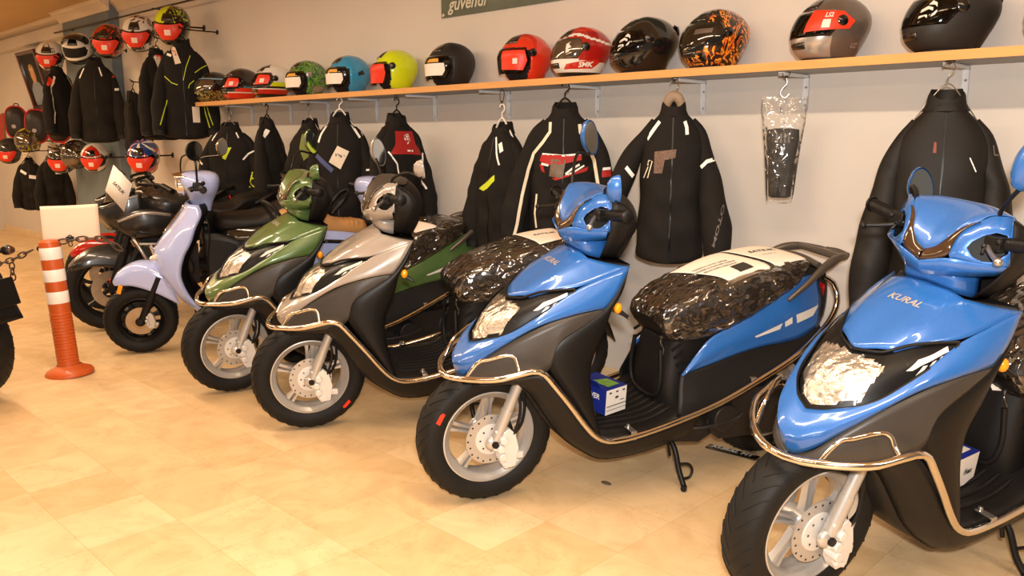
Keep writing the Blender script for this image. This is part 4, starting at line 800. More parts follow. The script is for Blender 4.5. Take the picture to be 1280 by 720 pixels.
hung(-4.470, -.245, 1.375, -14, 'jacket with the white card tag', 'white', 'black jacket with white shoulder strips, a blue strip and a card tag', L=.74, w=1.0, deco=[
    ('reflective_strip', R_wht, strip([(-.085, -.06), (-.13, -.12), (-.15, -.17)], .016)), ('reflective_strip', R_wht, strip([(.09, -.055), (.155, -.14)], .014)), ('reflective_strip', R_wht, strip([(.145, -.065), (.185, -.125)], .022)), ('blue_strip', R_blu, strip([(-.17, -.25), (-.11, -.29), (-.04, -.345)], .03)), ('sleeve_strip', R_wht, strip([(.20, -.34), (.30, -.335)], .012)), ('sleeve_strip', R_wht, strip([(.17, -.47), (.24, -.475)], .034)),
    ('card_tag', R_tag, sm([(.0, -.19), (.085, -.225), (.02, -.335), (-.065, -.29)])), ('tag_print', R_gry, sm([(-.012, -.235), (.055, -.25), (.045, -.268), (-.022, -.25)]))])
hung(-3.880, -.255, 1.355, 38, 'red-yoked jacket', 'black', 'black jacket with a red back yoke and thin white side lines', L=.66, w=.95, deco=[
    ('red_yoke', R_red, sm([(-.07, -.085), (.075, -.085), (.085, -.16), (.17, -.225), (.0, -.215), (-.13, -.215), (-.085, -.16)])), ('yoke_badge', R_wht, sm([(-.02, -.10), (.03, -.10), (.035, -.14), (.01, -.16), (-.015, -.135)])), ('yoke_badge', R_wht, sm([(.0, -.19), (.05, -.193), (.05, -.203), (.0, -.2)])), ('side_line', R_wht, strip([(-.14, -.20), (-.085, -.27), (-.06, -.40), (-.07, -.55)], .010)), ('side_line', R_wht, strip([(.175, -.21), (.15, -.30), (.14, -.36), (.17, -.42)], .012))])
hung(-3.070, -.205, 1.295, -48, 'white-stringed black jacket', 'white', 'black jacket with a fluorescent chest strip, left of the cream-piped one', L=.66, w=.95, deco=[
    ('reflective_strip', R_wht, strip([(.02, -.06), (.05, -.14), (.08, -.20)], .012)), ('reflective_strip', R_wht, strip([(.06, -.09), (.085, -.135)], .024)), ('chest_strip', R_neo, sm([(-.10, -.325), (.0, -.28), (.05, -.25), (.055, -.28), (.0, -.32), (-.04, -.335)])), ('sleeve_strip', R_wht, strip([(.20, -.52), (.17, -.61)], .016)), ('sleeve_strip', R_wht, strip([(.26, -.55), (.29, -.60)], .014))])
hung(-2.610, -.245, 1.378, -4, 'cream-piped jacket', 'black', 'black jacket with cream piping and a red and white chest pattern', L=.66, w=1.02, spread=(.045, .01), sleeve=(1.06, 1.0), deco=[
    ('piping', R_crm, strip([(-.075, -.075), (-.075, -.12), (-.115, -.17), (-.165, -.22), (-.195, -.30), (-.225, -.42), (-.25, -.55), (-.27, -.62)], .016)), ('piping', R_crm, strip([(.085, -.085), (.09, -.12), (.13, -.18), (.165, -.25), (.185, -.34), (.20, -.41)], .018)), ('piping', R_crm, strip([(.225, -.47), (.235, -.55)], .022)), ('piping', R_crm, strip([(-.145, -.41), (-.155, -.50), (-.145, -.57)], .010)),
    ('chest_pattern', R_red, sm([(-.12, -.225), (.10, -.228), (.10, -.25), (-.01, -.27), (-.09, -.275), (-.13, -.255)])), ('chest_pattern', R_red, sm([(-.04, -.345), (.13, -.30), (.135, -.28), (.04, -.315), (-.06, -.335)])), ('chest_pattern', R_red, sm([(-.13, -.27), (-.11, -.27), (-.10, -.31), (-.12, -.30)])), ('chest_line', R_wht, strip([(-.115, -.222), (0, -.230), (.10, -.222)], .008)), ('chest_line', R_wht, strip([(.015, -.315), (.05, -.29), (.09, -.27)], .010)), ('chest_line', R_wht, strip([(.01, -.325), (.06, -.305), (.115, -.275)], .008)), ('chest_line', R_wht, strip([(-.12, -.268), (-.08, -.275)], .010)),
    ('hang_tag', mat('brown_tag', '#6b5a49', .5, bump=.4, scale=90, var=.2, vscale=60), sm([(-.065, -.245), (.015, -.25), (.0, -.335), (-.075, -.325)])), ('sleeve_badge', R_red, sm([(.21, -.30), (.275, -.295), (.275, -.325), (.21, -.33)])), ('sleeve_badge', R_wht, sm([(.215, -.285), (.27, -.282), (.27, -.294), (.212, -.298)]))])
hung(-2.005, -.245, 1.372, 0, 'jacket on the wooden hanger', 'wood', 'plain black jacket with short white shoulder and arm strips on a wooden hanger', L=.66, w=.84, spread=(.125, .035), fold=(.02, -.085), sleeve=(1.0, 1.12), deco=[
    ('reflective_strip', R_wht, strip([(-.065, -.075), (-.09, -.105), (-.125, -.15)], .016)), ('reflective_strip', R_wht, strip([(.055, -.075), (.065, -.10), (.068, -.13)], .016)), ('arm_strip', R_wht, strip([(.15, -.265), (.18, -.24), (.235, -.228)], .016)), ('arm_strip', R_wht, strip([(-.24, -.265), (-.20, -.305)], .018)), ('chest_print', mat('chest_dots', '#6d5548', .6, bump=.6, scale=200, var=.4, vscale=160), sm([(-.085, -.20), (.02, -.19), (.015, -.225), (-.035, -.235), (-.045, -.29), (-.085, -.29)])),
    ('sleeve_lettering', R_gry, (lambda r: ([(.245+x*.28-y*.95*-.3, -.50+x*.95-y*.28) for x, y in r[0]], r[1]))(text2d('MOTO', .06, .1, .002))), ('tag_string', R_crm, strip([(-.145, -.31), (-.11, -.235), (-.095, -.24), (-.115, -.31)], .004))])
hung(-.93, -.26, 1.368, 4, 'largest black jacket', 'wire', 'large plain black jacket behind the nearest blue scooter', L=.80, w=.95, spread=(.015, .01), sleeve=(1.0, 1.0), fab=J_sh, deco=[('chest_zip', mat('red_zip_pull', '#7a3222', .5, var=.1), sm([(-.035, -.155), (-.027, -.155), (-.025, -.19), (-.037, -.19)])), ('reflective_strip', R_wht, strip([(.09, -.205), (.115, -.25)], .004)), ('sleeve_line', R_wht, strip([(-.295, -.50), (-.325, -.66)], .003)), ('arm_badge', R_gry, strip([(.20, -.145), (.175, -.165), (.18, -.195), (.215, -.20), (.235, -.18), (.20, -.172)], .006))])
# clear bag with a black moulded part
x, y, z = -1.535, -.19, 1.385; d = V((CAM.x-x, CAM.y-y)); ang = math.degrees(math.atan2(d.x, -d.y))
t = thing('plastic_bag', 'clear plastic bag holding a black moulded part, hung under the shelf', 'bag', rotz(x, y, z, ang))
b = B(); P = [(-.085, 0), (.085, 0), (.083, -.06), (.072, -.16), (.060, -.28), (.052, -.385), (.045, -.405), (-.045, -.405), (-.054, -.385), (-.060, -.28), (-.074, -.16), (-.084, -.06)]
G = []
for z_, w_, d_ in ((0, .085, .003), (-.04, .084, .012), (-.10, .080, .024), (-.18, .070, .030), (-.28, .060, .028), (-.37, .053, .02), (-.405, .046, .004)): G.append([V((w_*math.cos(2*PI*i/24), d_*math.sin(2*PI*i/24)+.003*math.sin(z_*90+i), z_)) for i in range(24)])
b.grid(G, cu=True); b.build('bag_film', clear('bag_film', .10, .35, bump=1.0, scale=22, dist=.02, ridged=True, film=.04, filmcol='#d8cfc2'), t, ang=180)
b = B(); G = []
for z_, w_, d_ in ((-.12, .03, .006), (-.125, .060, .014), (-.16, .062, .02), (-.22, .054, .02), (-.24, .050, .017), (-.30, .048, .017), (-.385, .042, .014), (-.39, .03, .006)): G.append([V((w_*math.copysign(abs(math.cos(2*PI*i/20))**.6, math.cos(2*PI*i/20)), d_*math.sin(2*PI*i/20)-.004*(1 if z_ > -.2 else 0), z_)) for i in range(20)])
b.grid(G, cu=True); b.f.append(list(range(len(b.v)-20, len(b.v)))); b.m.append(0); bb = b.bvh(); pt = b.build('moulded_part', J_sh, t)
b = B(); 
for dx in (-.022, -.007, .008, .022): lay(b, bb, tess([[(dx-.004, -.14), (dx+.004, -.14), (dx+.005, -.175), (dx-.003, -.175)]], .02), (0, -1, 0), (1, 0, 0), (0, 0, 1), .002, D=(0, 1, 0))
b.build('part_print', R_gry, pt)
b = B(); b.tube([(0, 0, .075), (.004, 0, .05), (-.012, 0, .03), (-.018, 0, .01), (0, 0, -.004), (.015, 0, .012)], .0018, 6, k=20); b.build('bag_hook', M_wire, t)
cord(x, y, z+.07, 'wire loop over the clear plastic bag')
# jackets on the far wall
GJ = 'jackets on the far wall'
def hookj(x, y, z, turn, who, label, **kw):
    d = V((CAM.x-x, CAM.y-y)); ang = math.degrees(math.atan2(d.x, -d.y))+turn
    jacket(label, rotz(x, y, z, ang), group=GJ, **kw); yb = -.1 if -9.73 < x < -8.47 else 0; hk = thing('wall_hook', 'black wall hook holding the %s' % who, 'hook', Matrix.Translation((x, yb, z+.095)), 'hooks for the wall jackets'); b = B(); b.tube([(0, 0, 0), (0, y-yb, .002), (0, y-yb-.02, .02)], .005, 8, k=10); b.build('hook_arm', M_blk, hk); b = B(); b.lathe([(0, .005), (.018, .005), (.02, 0)], (0, 0, 0), (0, -1, 0), 14); b.build('flange', M_blk, hk); hanger(rotz(x, y, z+.03, ang), 'hanger inside the %s' % who, 'black')
hookj(-9.200, -.36, 1.93, 45, 'piped jacket by the framed portrait', 'black jacket with cream piping hung on the wall by the framed portrait', L=.66, w=.95, deco=[('piping', R_crm, strip([(-.10, -.09), (-.17, -.2), (-.19, -.35), (-.22, -.55)], .018)), ('piping', R_crm, strip([(.07, -.08), (.13, -.2), (.13, -.4), (.10, -.62)], .018)), ('red_patch', R_red, sm([(.09, -.13), (.16, -.13), (.17, -.2), (.1, -.2)])), ('card_tag', R_red2, sm([(-.26, -.10), (-.16, -.07), (-.12, -.15), (-.20, -.19)]))])
hookj(-8.350, -.30, 1.965, -10, 'jacket over the pilaster', 'large black jacket hung over the blue-grey pilaster', L=.76, w=1.0, deco=[('reflective_strip', R_wht, strip([(-.10, -.09), (-.15, -.18)], .012)), ('reflective_strip', R_wht, strip([(.05, -.08), (.075, -.16)], .012)), ('sleeve_strip', R_wht, strip([(.19, -.28), (.27, -.27)], .022)), ('card_tag', R_red2, sm([(.18, -.0), (.24, 0), (.24, -.12), (.18, -.12)])), ('card_tag', R_red2, sm([(.175, -.06), (.235, -.06), (.235, -.17), (.175, -.17)]))])
hookj(-7.640, -.25, 1.63, 62, 'lower sideways jacket', 'plain black jacket hung low and sideways behind the neon-banded one', L=.56, w=.52)
hookj(-7.020, -.28, 1.95, 40, 'neon-banded jacket', 'black jacket with a neon and white sleeve band seen from its side', L=.72, w=.92, deco=[('neon_band', R_neo, sm([(.02, -.26), (.10, -.20), (.16, -.19), (.16, -.225), (.08, -.26), (.03, -.32)])), ('white_band', R_wht, sm([(.03, -.32), (.08, -.26), (.16, -.225), (.16, -.26), (.09, -.32), (.04, -.37)])), ('sleeve_strip', R_wht, strip([(.10, -.47), (.06, -.60)], .034)), ('card_tag', R_tag, sm([(-.08, -.05), (-.02, -.05), (-.01, -.15), (-.07, -.15)])), ('red_patch', R_red2, sm([(-.05, -.04), (.0, -.05), (-.01, -.1), (-.06, -.09)]))])
hookj(-6.500, -.30, 1.975, -4, 'yellow-lined jacket', 'black jacket with thin yellow lines and a card tag, nearest the end of the shelf', L=.74, w=1.0, deco=[
    ('yellow_line', R_neo, strip([(.07, -.11), (.03, -.20), (.0, -.30)], .006)), ('yellow_line', R_neo, strip([(-.16, -.27), (-.10, -.32), (-.05, -.335)], .006)), ('yellow_line', R_neo, strip([(.10, -.24), (.16, -.20), (.22, -.17)], .006)), ('yellow_line', R_neo, strip([(.04, -.36), (.05, -.33), (.09, -.30)], .006)), ('yellow_line', R_neo, strip([(-.15, -.45), (-.19, -.56), (-.22, -.64)], .008)), ('yellow_line', R_neo, strip([(.15, -.42), (.17, -.55), (.20, -.66)], .008)), ('yellow_line', R_neo, strip([(.17, -.42), (.20, -.55), (.23, -.64)], .006)),
    ('white_band', R_wht, strip([(-.13, -.10), (-.09, -.115)], .02)), ('arm_band', R_wht, strip([(.14, -.30), (.20, -.255)], .03)), ('card_tag', R_tag, sm([(-.10, -.03), (-.055, -.05), (-.01, -.17), (-.06, -.18)])), ('red_patch', R_red2, sm([(-.09, -.06), (-.055, -.075), (-.035, -.12), (-.075, -.105)])), ('card_tag', R_tag, sm([(.06, -.50), (.12, -.50), (.12, -.62), (.06, -.62)]))])
hookj(-10.900, -.22, 1.0, -8, 'left short jacket', 'short black jacket with a wide white band, hung low by the corner', L=.58, w=.72, deco=[('white_band', R_wht, strip([(.0, -.20), (.14, -.22)], .04)), ('white_band', R_wht, strip([(-.10, -.13), (-.03, -.17)], .03))])
hookj(-10.100, -.22, 1.04, 8, 'right short jacket', 'short black jacket with a small white patch, hung low by the corner', L=.60, w=.74, deco=[('white_patch', R_wht, strip([(.02, -.17), (.09, -.17)], .04))])
# red-striped cases
M_case = mat('case_black', '#262021', .45, bump=.2, scale=200, dist=.001, var=.05)
for x, z, who in ((-11.42, 1.43, 'leftmost of three black cases with a red stripe hung on the far wall'), (-10.66, 1.375, 'middle one of three black cases with a red stripe on the far wall'), (-9.93, 1.385, 'rightmost of three black cases with a red stripe, partly behind a jacket')):
    d = V((CAM.x-x, CAM.y+.2)); ang = math.degrees(math.atan2(d.x, -d.y))-10
    t = thing('riding_backpack', who, 'backpack', rotz(x, -.16, z, ang), 'red-striped cases on the far wall'); b = B(); G = []
    for k_, y in ((.80, .08), (.98, .05), (1, 0), (.96, -.05), (.80, -.085), (.4, -.10)):
        G.append([V((.115*k_*math.copysign(abs(math.cos(2*PI*i/32))**.7, math.cos(2*PI*i/32)), y, .19*k_*math.copysign(abs(math.sin(2*PI*i/32))**.75, math.sin(2*PI*i/32)))) for i in range(32)])
    b.grid(G, cu=True); b.f.append(list(range(32))); b.m.append(0); b.f.append(list(range(len(b.v)-32, len(b.v)))); b.m.append(0); b.build('body', M_case, t, ang=60)
    b = B(); b.tube([G[3][i]*1.02 for i in range(32)], .011, 8, closed=True); b.build('piping', R_red, t); b = B(); b.tube([(-.03, .05, .185), (-.02, .05, .22), (.02, .05, .22), (.03, .05, .185)], .006, 6, k=12); b.build('carry_handle', M_case, t)
    b = B(); b.lathe([(0, .002), (.022, .002), (.024, 0)], (-.02, -.10, -.05), (0, -1, 0), 16); b.build('badge', H_sil, t)
# banner, portrait, notices, box on the wall
t = thing('wall_banner', 'dark green banner with pale lettering high on the wall, cut off by the top edge', 'banner', Matrix.Translation((-2.78, 0, 1.90)))
b = B(); b.box((0, -.006, .32), (1.96, .006, .62)); b.build('sheet', mat('banner_print', '#4a5647', .4, var=.35, vscale=2.2, coat=.3), t, bevel=.001)
b = B(); lay(b, None, text2d('güvendi', .10, .3, .002), (-.76, -.0105, .075), (1, 0, 0), (0, 0, 1)); b.build('lettering', mat('banner_letters', '#c9c7b4', .5, var=.03), t)
for x in (-.965, .965):
    for z in (.025, .615): b = B(); b.lathe([(.004, .001), (.008, .0015), (.012, 0)], (x, -.009, z), (0, -1, 0), 12); b.build('eyelet', M_steel, t)
M = Matrix.Translation((-10.78, -.02, 1.58)) @ Matrix.Rotation(math.radians(13), 4, 'X')
t = thing('framed_portrait', 'framed portrait of a person in a dark red wooden frame leaning from the wall', 'picture', M)
M_fr = mat('mahogany_frame', '#4a1d16', .35, coat=.4, var=.15, vscale=20)
fw_, fh_ = .66, .66
for n_, c_, d_ in (('frame_rail', (0, -.015, .02), (fw_, .03, .04)), ('frame_rail', (0, -.015, fh_-.02), (fw_, .03, .04)), ('frame_stile', (-fw_/2+.02, -.015, fh_/2), (.04, .03, fh_-.08)), ('frame_stile', (fw_/2-.02, -.015, fh_/2), (.04, .03, fh_-.08))): b = B(); b.box(c_, d_); b.build(n_, M_fr, t, bevel=.004)
b = B(); b.box((0, -.008, fh_/2), (fw_-.07, .006, fh_-.07)); b.build('backing', mat('portrait_ground', '#cdbfae', .6, var=.08, vscale=5), t)
b = B(); lay(b, None, tess([[(-.2, -.28), (.2, -.28), (.19, -.1), (.08, -.02), (-.08, -.02), (-.19, -.1)]], .1), (0, -.0115, fh_/2), (1, 0, 0), (0, 0, 1)); b.build('painted_clothing', mat('portrait_suit', '#7c8a9b', .6, var=.1), t)
b = B(); lay(b, None, tess([[(math.cos(a)*.075, .06+math.sin(a)*.1) for a in [2*PI*i/20 for i in range(20)]]], .1), (0, -.0125, fh_/2), (1, 0, 0), (0, 0, 1)); b.build('painted_face', mat('portrait_skin', '#c58f62', .6, var=.08), t)
b = B(); lay(b, None, tess([[(math.cos(a)*.08, .11+math.sin(a)*.07) for a in [PI*i/12 for i in range(13)]]], .1), (0, -.0130, fh_/2), (1, 0, 0), (0, 0, 1)); b.build('painted_hair', mat('portrait_hair', '#c9a878', .6, var=.1), t)
b = B(); b.box((0, -.014, fh_/2), (fw_-.08, .002, fh_-.08)); b.build('glazing', clear('picture_glass', .03, .1), t)
t = thing('poster', 'red poster on the wall at the left edge of the photo', 'poster', Matrix.Translation((-12.72, 0, .95))); b = B(); b.box((0, -.003, .3), (.34, .006, .62)); b.build('sheet', mat('red_poster', '#b3271a', .45, var=.12, vscale=4), t); b = B(); b.box((.18, -.008, .3), (.03, .016, .64)); b.build('edge_strip', mat('brown_strip', '#7a5a3c', .5, var=.1), t, bevel=.002)
t = thing('paper_notice', 'white notice with a red heading on the wall below the cases', 'notice', Matrix.Translation((-11.75, 0, .82))); b = B(); b.box((0, -.002, .17), (.26, .004, .36)); b.build('sheet', M_pap, t)
b = B(); lay(b, None, tess([[(-.1, .25), (.1, .25), (.1, .31), (-.1, .31)]], .2), (0, -.0055, 0), (1, 0, 0), (0, 0, 1)); b.build('heading', H_rst, t)
for k in range(4): b = B(); lay(b, None, tess([[(-.1, .21-.04*k), (.09, .21-.04*k), (.09, .218-.04*k), (-.1, .218-.04*k)]], .2), (0, -.0055, 0), (1, 0, 0), (0, 0, 1)); b.build('text_line', mat('pink_ink', '#c97a66', .5, var=.02), t)
t = thing('paper_notice', 'small red price card on the wall under the yellow and black helmet', 'notice', Matrix.Translation((-10.35, 0, 1.03))); b = B(); b.box((0, -.002, .06), (.14, .004, .2)); b.build('sheet', R_red2, t); b = B(); lay(b, None, tess([[(-.05, .10), (.05, .10), (.05, .13), (-.05, .13)]], .2), (0, -.0055, 0), (1, 0, 0), (0, 0, 1)); b.build('print', R_tag, t)
t = thing('cable_trunking', 'cream box and trunking in the top corner at the left edge of the photo', 'trunking', Matrix.Translation((-12.82, -.0, 1.95))); b = B(); b.box((0, -.10, .28), (.28, .18, .26)); b.build('box', M_cove, t, bevel=.01); b = B(); b.box((.0, -.04, -.05), (.2, .06, .40)); b.build('duct', M_cove, t, bevel=.006); b = B(); b.box((.0, -.085, -.20), (.24, .03, .03)); b.build('latch', mat('grey_latch', '#7d7268', .5, var=.05), t)
t = thing('wall_rail', 'thin steel rail running high on the wall over the helmets', 'rail', Matrix.Translation((-8.0, -.13, 2.335))); b = B(); b.tube([(-1.9, 0, .01), (3.2, 0, -.03)], .008, 8); b.build('rail', M_rod, t)
for x in (-1.4, .6, 2.4): b = B(); b.tube([(x, .03 if x < -.5 else .13, 0), (x, 0, 0)], .006, 6); b.build('rail_post', M_rod, t)
t = thing('hanging_cable', 'thin black cable looping down the wall by the lilac scooter mirror', 'cable', Matrix.Translation((-7.2, -.02, 1.06))); b = B(); b.tube([(0, 0, -.25), (-.08, -.01, -.12), (-.02, -.02, .01), (.2, -.02, .02), (.42, -.02, -.08), (.55, -.02, -.22)], .007, 8, k=30); b.build('cable', M_blk, t); b = B(); b.lathe([(0, .01), (.02, .01), (.024, 0)], (0, .018, -.26), (0, -1, 0), 12); b.build('plug', M_blk, t)
t = thing('trunking_strip', 'pale horizontal strip on the far wall left of the short jackets', 'strip', Matrix.Translation((-12.2, 0, .43))); b = B(); b.box((.25, -.015, 0), (1.1, .03, .05)); b.build('strip', mat('strip_white', '#d9d3cb', .4, var=.02), t, bevel=.004)
# ---------------------------------------------------------------- rounded retro scooters
M_dsc = mat('bronze_disc', '#a8957c', .3, metal=.8, bump=.2, scale=90, dist=.0005, var=.1)
M_tan = mat('tan_quilted_vinyl', '#b98a54', .5, var=.06, vscale=10, bump=.25, scale=200, dist=.001)
M_bgl = mat('gloss_black_panel', '#151414', .12, coat=1, var=.03)
def retro(label, M, seatm, sx=1.0, mirrors=True):
    T = thing('retro_scooter', label, 'scooter', M, 'lilac retro scooters')
    wheel(T, 0, R=.200, RR=.135, w=.054, style='black', spokes=10, y=0, disc=False)
    b = B(); b.lathe([(.045, .055), (.080, .055), (.080, .050), (.045, .050)], (0, 0, .20), n=40, closed=True); b.lathe([(0, .06), (.018, .06), (.05, .055), (.05, .045), (0, .045)], (0, 0, .20), n=30); b.build('brake_disc', M_dsc, T)
    caliper(T, -.055, .205, .07, .8)
    for s_ in (1, -1): b = B(); b.tube([(-.115, .075*s_, .46), (-.01, .075*s_, .21)], .021, 14); b.ball((0, .075*s_, .20), (.028, .016, .026), 12, 8); b.build('fork_leg', M_blk, T)
    f = B(); C = [(.132, 0, .425), (.105, 0, .478), (.03, 0, .530), (-.05, 0, .542), (-.13, 0, .535)]; Md = [(.126, .032, .420), (.088, .058, .455), (.012, .072, .497), (-.07, .082, .50), (-.17, .092, .44)]; Lo = [(.118, .036, .410), (.078, .062, .416), (.012, .078, .412), (-.10, .092, .368), (-.218, .098, .295)]
    f.patch([C, [V(a).lerp(V(c), .5)+V((0, .012, .012)) for a, c in zip(C, Md)], Md, Lo], 24, 12, mirror=True); f.build('front_mudguard', P_lilac, T, ang=60, solid=.005)
    for s_ in (1, -1): b = B(); b.box((.093, .066*s_, .395), (.022, .006, .05), Matrix.Rotation(-.3, 3, 'Y')); b.build('side_reflector', M_amb, T, bevel=.002)
    lv = [(.875, -.283, -.335, .12), (.83, -.258, -.348, .172), (.75, -.200, -.312, .197), (.67, -.137, -.283, .202), (.60, -.094, -.245, .200), (.50, -.100, -.220, .197), (.42, -.140, -.235, .196), (.34, -.20, -.275, .195), (.25, -.30, -.355, .19)]
    sh = B(); sh.patch([[(c, 0, z), (c-.012, w*.35, z), (c+(e-c)*.42, w*.76, z), (e, w, z)] for z, c, e, w in lv], 16, 30, mirror=True); sh.patch([[(e, w, z), (e-.012, w-.004, z), (e-.022, w-.02, z)] for z, c, e, w in lv], 5, 30, mirror=True)
    so = sh.build('leg_shield', P_lilac, T, ang=50, solid=.005); sv = sh.bvh()
    b = B(); b.patch([[(e-.020, w-.015, z), (e-.05, w*.6, z), (e-.055, 0, z)] for z, c, e, w in lv], 10, 26, mirror=True); b.patch([[(-.335, .13, .85), (-.39, .13, .80), (-.40, .15, .70), (-.38, .15, .5), (-.40, .15, .32)], [(-.40, 0, .86), (-.44, 0, .80), (-.45, 0, .70), (-.42, 0, .5), (-.42, 0, .32)]], 16, 8, mirror=True); b.build('inner_shield', M_blk, T, ang=60, solid=.004)
    b = B(); lay(b, sv, tess([[(-.028, .85), (.028, .85), (.034, .80), (.020, .715), (-.020, .715), (-.034, .80)]], .02), (.5, 0, 0), (0, 1, 0), (0, 0, 1), .004, D=(-1, 0, 0)); b.build('horn_grille', M_blk, so)
    b = B(); b.tube([(sv.ray_cast(V((.5, y, z)), V((-1, 0, 0)))[0]+V((.006, 0, 0))) for y, z in ((-.028, .85), (-.034, .80), (-.020, .715), (0, .70), (.020, .715), (.034, .80), (.028, .85), (0, .858), (-.028, .85))], .004, 8, k=40); b.build('grille_trim', M_chr, so)
    for s_ in (1, -1):
        b = B(); p = sv.ray_cast(V((.5, s_*.085, .578)), V((-1, 0, 0)))[0]; b.ball(p, (.012, .045, .018), 18, 10, R=Matrix.Rotation(-.75*s_, 3, 'Z')); b.build('front_indicator', mat('indicator_clear', '#f0e6d2', .1, coat=1, metal=.2, var=.05), so)
        b = B(); b.tube([p+V((.012, -.03*s_, 0)), p+V((.02, -.05*s_, .02)), p+V((.03, -.062*s_, .05))], .004, 6); b.build('badge_wing', M_chr, so)
    b = B(); b.patch([[(x, .20, z) for x, z in ((-.35, .24), (-.45, .235), (-.62, .24), (-.75, .30))], [(x, 0, z+.004) for x, z in ((-.35, .26), (-.45, .255), (-.62, .26), (-.75, .32))], [(x, -.20, z) for x, z in ((-.35, .24), (-.45, .235), (-.62, .24), (-.75, .30))]], 20, 12); b.build('floorboard', M_dark, T, solid=.03)
    # head
    h = B(); hl = [(.80, -.415, -.335, .052), (.86, -.425, -.315, .060), (.905, -.445, -.298, .075), (.935, -.462, -.286, .115), (.975, -.475, -.262, .135), (1.012, -.475, -.250, .125), (1.035, -.458, -.258, .098), (1.046, -.42, -.29, .06), (1.048, -.38, -.34, .01)]
    h.grid([[V(((x0+x1)/2+(x1-x0)/2*math.copysign(abs(math.cos(a))**.8, math.cos(a)), w*math.copysign(abs(math.sin(a))**.8, math.sin(a)), z)) for a in [2*PI*i/40 for i in range(40)]] for z, x0, x1, w in [tuple(q) for q in []] or hl], cu=True); ho = h.build('handlebar_cover', P_lilac, T, ang=60, subd=1)
    b = B(); b.lathe([(.066, -.02), (.066, .01), (.06, .016), (.056, .012)], (-.262, 0, .975), (1, 0, 0), 30); b.build('headlight_ring', M_chr, ho)
    b = B(); b.lathe([(0, .03), (.02, .028), (.04, .022), (.057, .010)], (-.262, 0, .975), (1, 0, 0), 30); b.build('headlight_lens', mat('headlight_glass', '#d9d9d6', .08, coat=1, metal=.3, bump=.4, scale=60), ho)
    b = B(); b.patch([[(-.30, -.09, 1.03), (-.29, 0, 1.045), (-.30, .09, 1.03)], [(-.235, -.075, 1.025), (-.222, 0, 1.032), (-.235, .075, 1.025)]], 12, 5); b.build('headlight_peak', M_chr, ho, solid=.004)
    for s_ in (1, -1):
        b = B(); b.tube([(-.365, .10*s_, .975), (-.385, .30*s_, .988)], .016, 14); b.lathe([(0, .008), (.014, .008), (.02, 0)], (-.385, .302*s_, .988), (0, s_, 0), 12); b.build('hand_grip', M_blk, T)
        b = B(); b.box((-.355, .135*s_, .98), (.05, .05, .045)); b.ball((-.385, .15*s_, 1.0), .012); b.build('switch_unit', M_blk, T, bevel=.006)
        if s_ < 0: b = B(); b.ball((-.43, .135*s_, .985), (.02, .012, .02)); b.build('kill_switch', M_redl, T)
        b = B(); b.tube([(-.33, .12*s_, .975), (-.31, .2*s_, .98), (-.325, .29*s_, .985)], .006, 8, k=10); b.ball((-.326, .295*s_, .985), .010, 10, 6); b.build('brake_lever', M_blk, T)
        if mirrors:
            hd, tw = ((-.352, .30, 1.195), (-.6, .8, 0)) if s_ > 0 else ((-.50, -.29, 1.15), (-.8, .6, .0))
            st = B(); st.tube([(-.354, .125*s_, 1.0), (-.354, .135*s_, 1.09), V(hd)-V((0, 0, .05))], .006, 8, k=12); mo = st.build('mirror', M_chr if s_ < 0 else M_blk, T); t_ = V(tw).normalized()
            q = B(); q.lathe([(.0, -.024), (.03, -.02), (.048, -.008), (.052, .003), (.048, .006)], hd, t_, 28); q.build('mirror_housing', M_blk if s_ > 0 else M_chr, mo); q = B(); q.lathe([(0, .0055), (.047, .0055)], hd, t_, 28); q.build('mirror_glass', M_mir, mo)
    # rear body
    b = B(); rl = [(-.44, .70, .06, .60), (-.48, .74, .12, .50), (-.60, .76, .165, .38), (-.78, .78, .18, .34), (-.95, .79, .165, .38), (-1.08, .78, .12, .50), (-1.16, .74, .05, .60)]
    b.patch([[(x, 0, zt), (x, w*.7, zt-.01), (x, w, zt-.09), (x, w, (zt+zb)/2-.03), (x, w*.85, zb)] for x, zt, w, zb in rl], 16, 26, mirror=True); b.build('rear_body', P_lilac if seatm is M_tan else M_bgl, T, ang=60)
    b = B(); 
    for s_ in (1, -1): b.patch([[(-.45, .11*s_, .695), (-.62, .165*s_, .70), (-.85, .182*s_, .715)], [(-.46, .125*s_, .675), (-.62, .174*s_, .68), (-.85, .188*s_, .695)]], 12, 3)
    b.build('side_trim', M_bgl, T, solid=.004)
    b = B(); sl = [(-.43, .775, .05, .725), (-.46, .80, .10, .72), (-.56, .805, .13, .725), (-.68, .815, .145, .735), (-.76, .845, .15, .745), (-.84, .880, .15, .755), (-.98, .885, .13, .765), (-1.07, .87, .10, .77), (-1.10, .83, .05, .775)]
    b.patch([[(x, 0, zt), (x, w*.6, zt-.004), (x, w*.95, zt-.03), (x, w, zb+.02), (x, w*.9, zb)] for x, zt, w, zb in sl], 18, 34, mirror=True); se = b.build('seat', seatm, T, ang=60)
    b = B()
    if seatm is M_tan:
        for k in range(14): x = -.52-.038*k; zt = cr([(s[0], 0, s[1]) for s in sl], 60); z = min(zt, key=lambda p: abs(p.x-x)).z; b.tube([(x-.02, .13, z-.028), (x, .08, z-.001), (x+.004, 0, z+.001), (x, -.08, z-.001), (x-.02, -.13, z-.028)], .0022, 5, k=14)
        b.build('seat_stitching', mat('stitch_brown', '#8f6434', .7, var=.05), se)
    else:
        b.tube([(x, w*.97+.002, zb+.024) for x, zt, w, zb in sl], .003, 6, k=40); b.build('seat_piping', M_dark, se)
    wheel(T, -1.02, R=.20, RR=.135, w=.054, style='black', spokes=10, disc=False, name='rear_wheel')
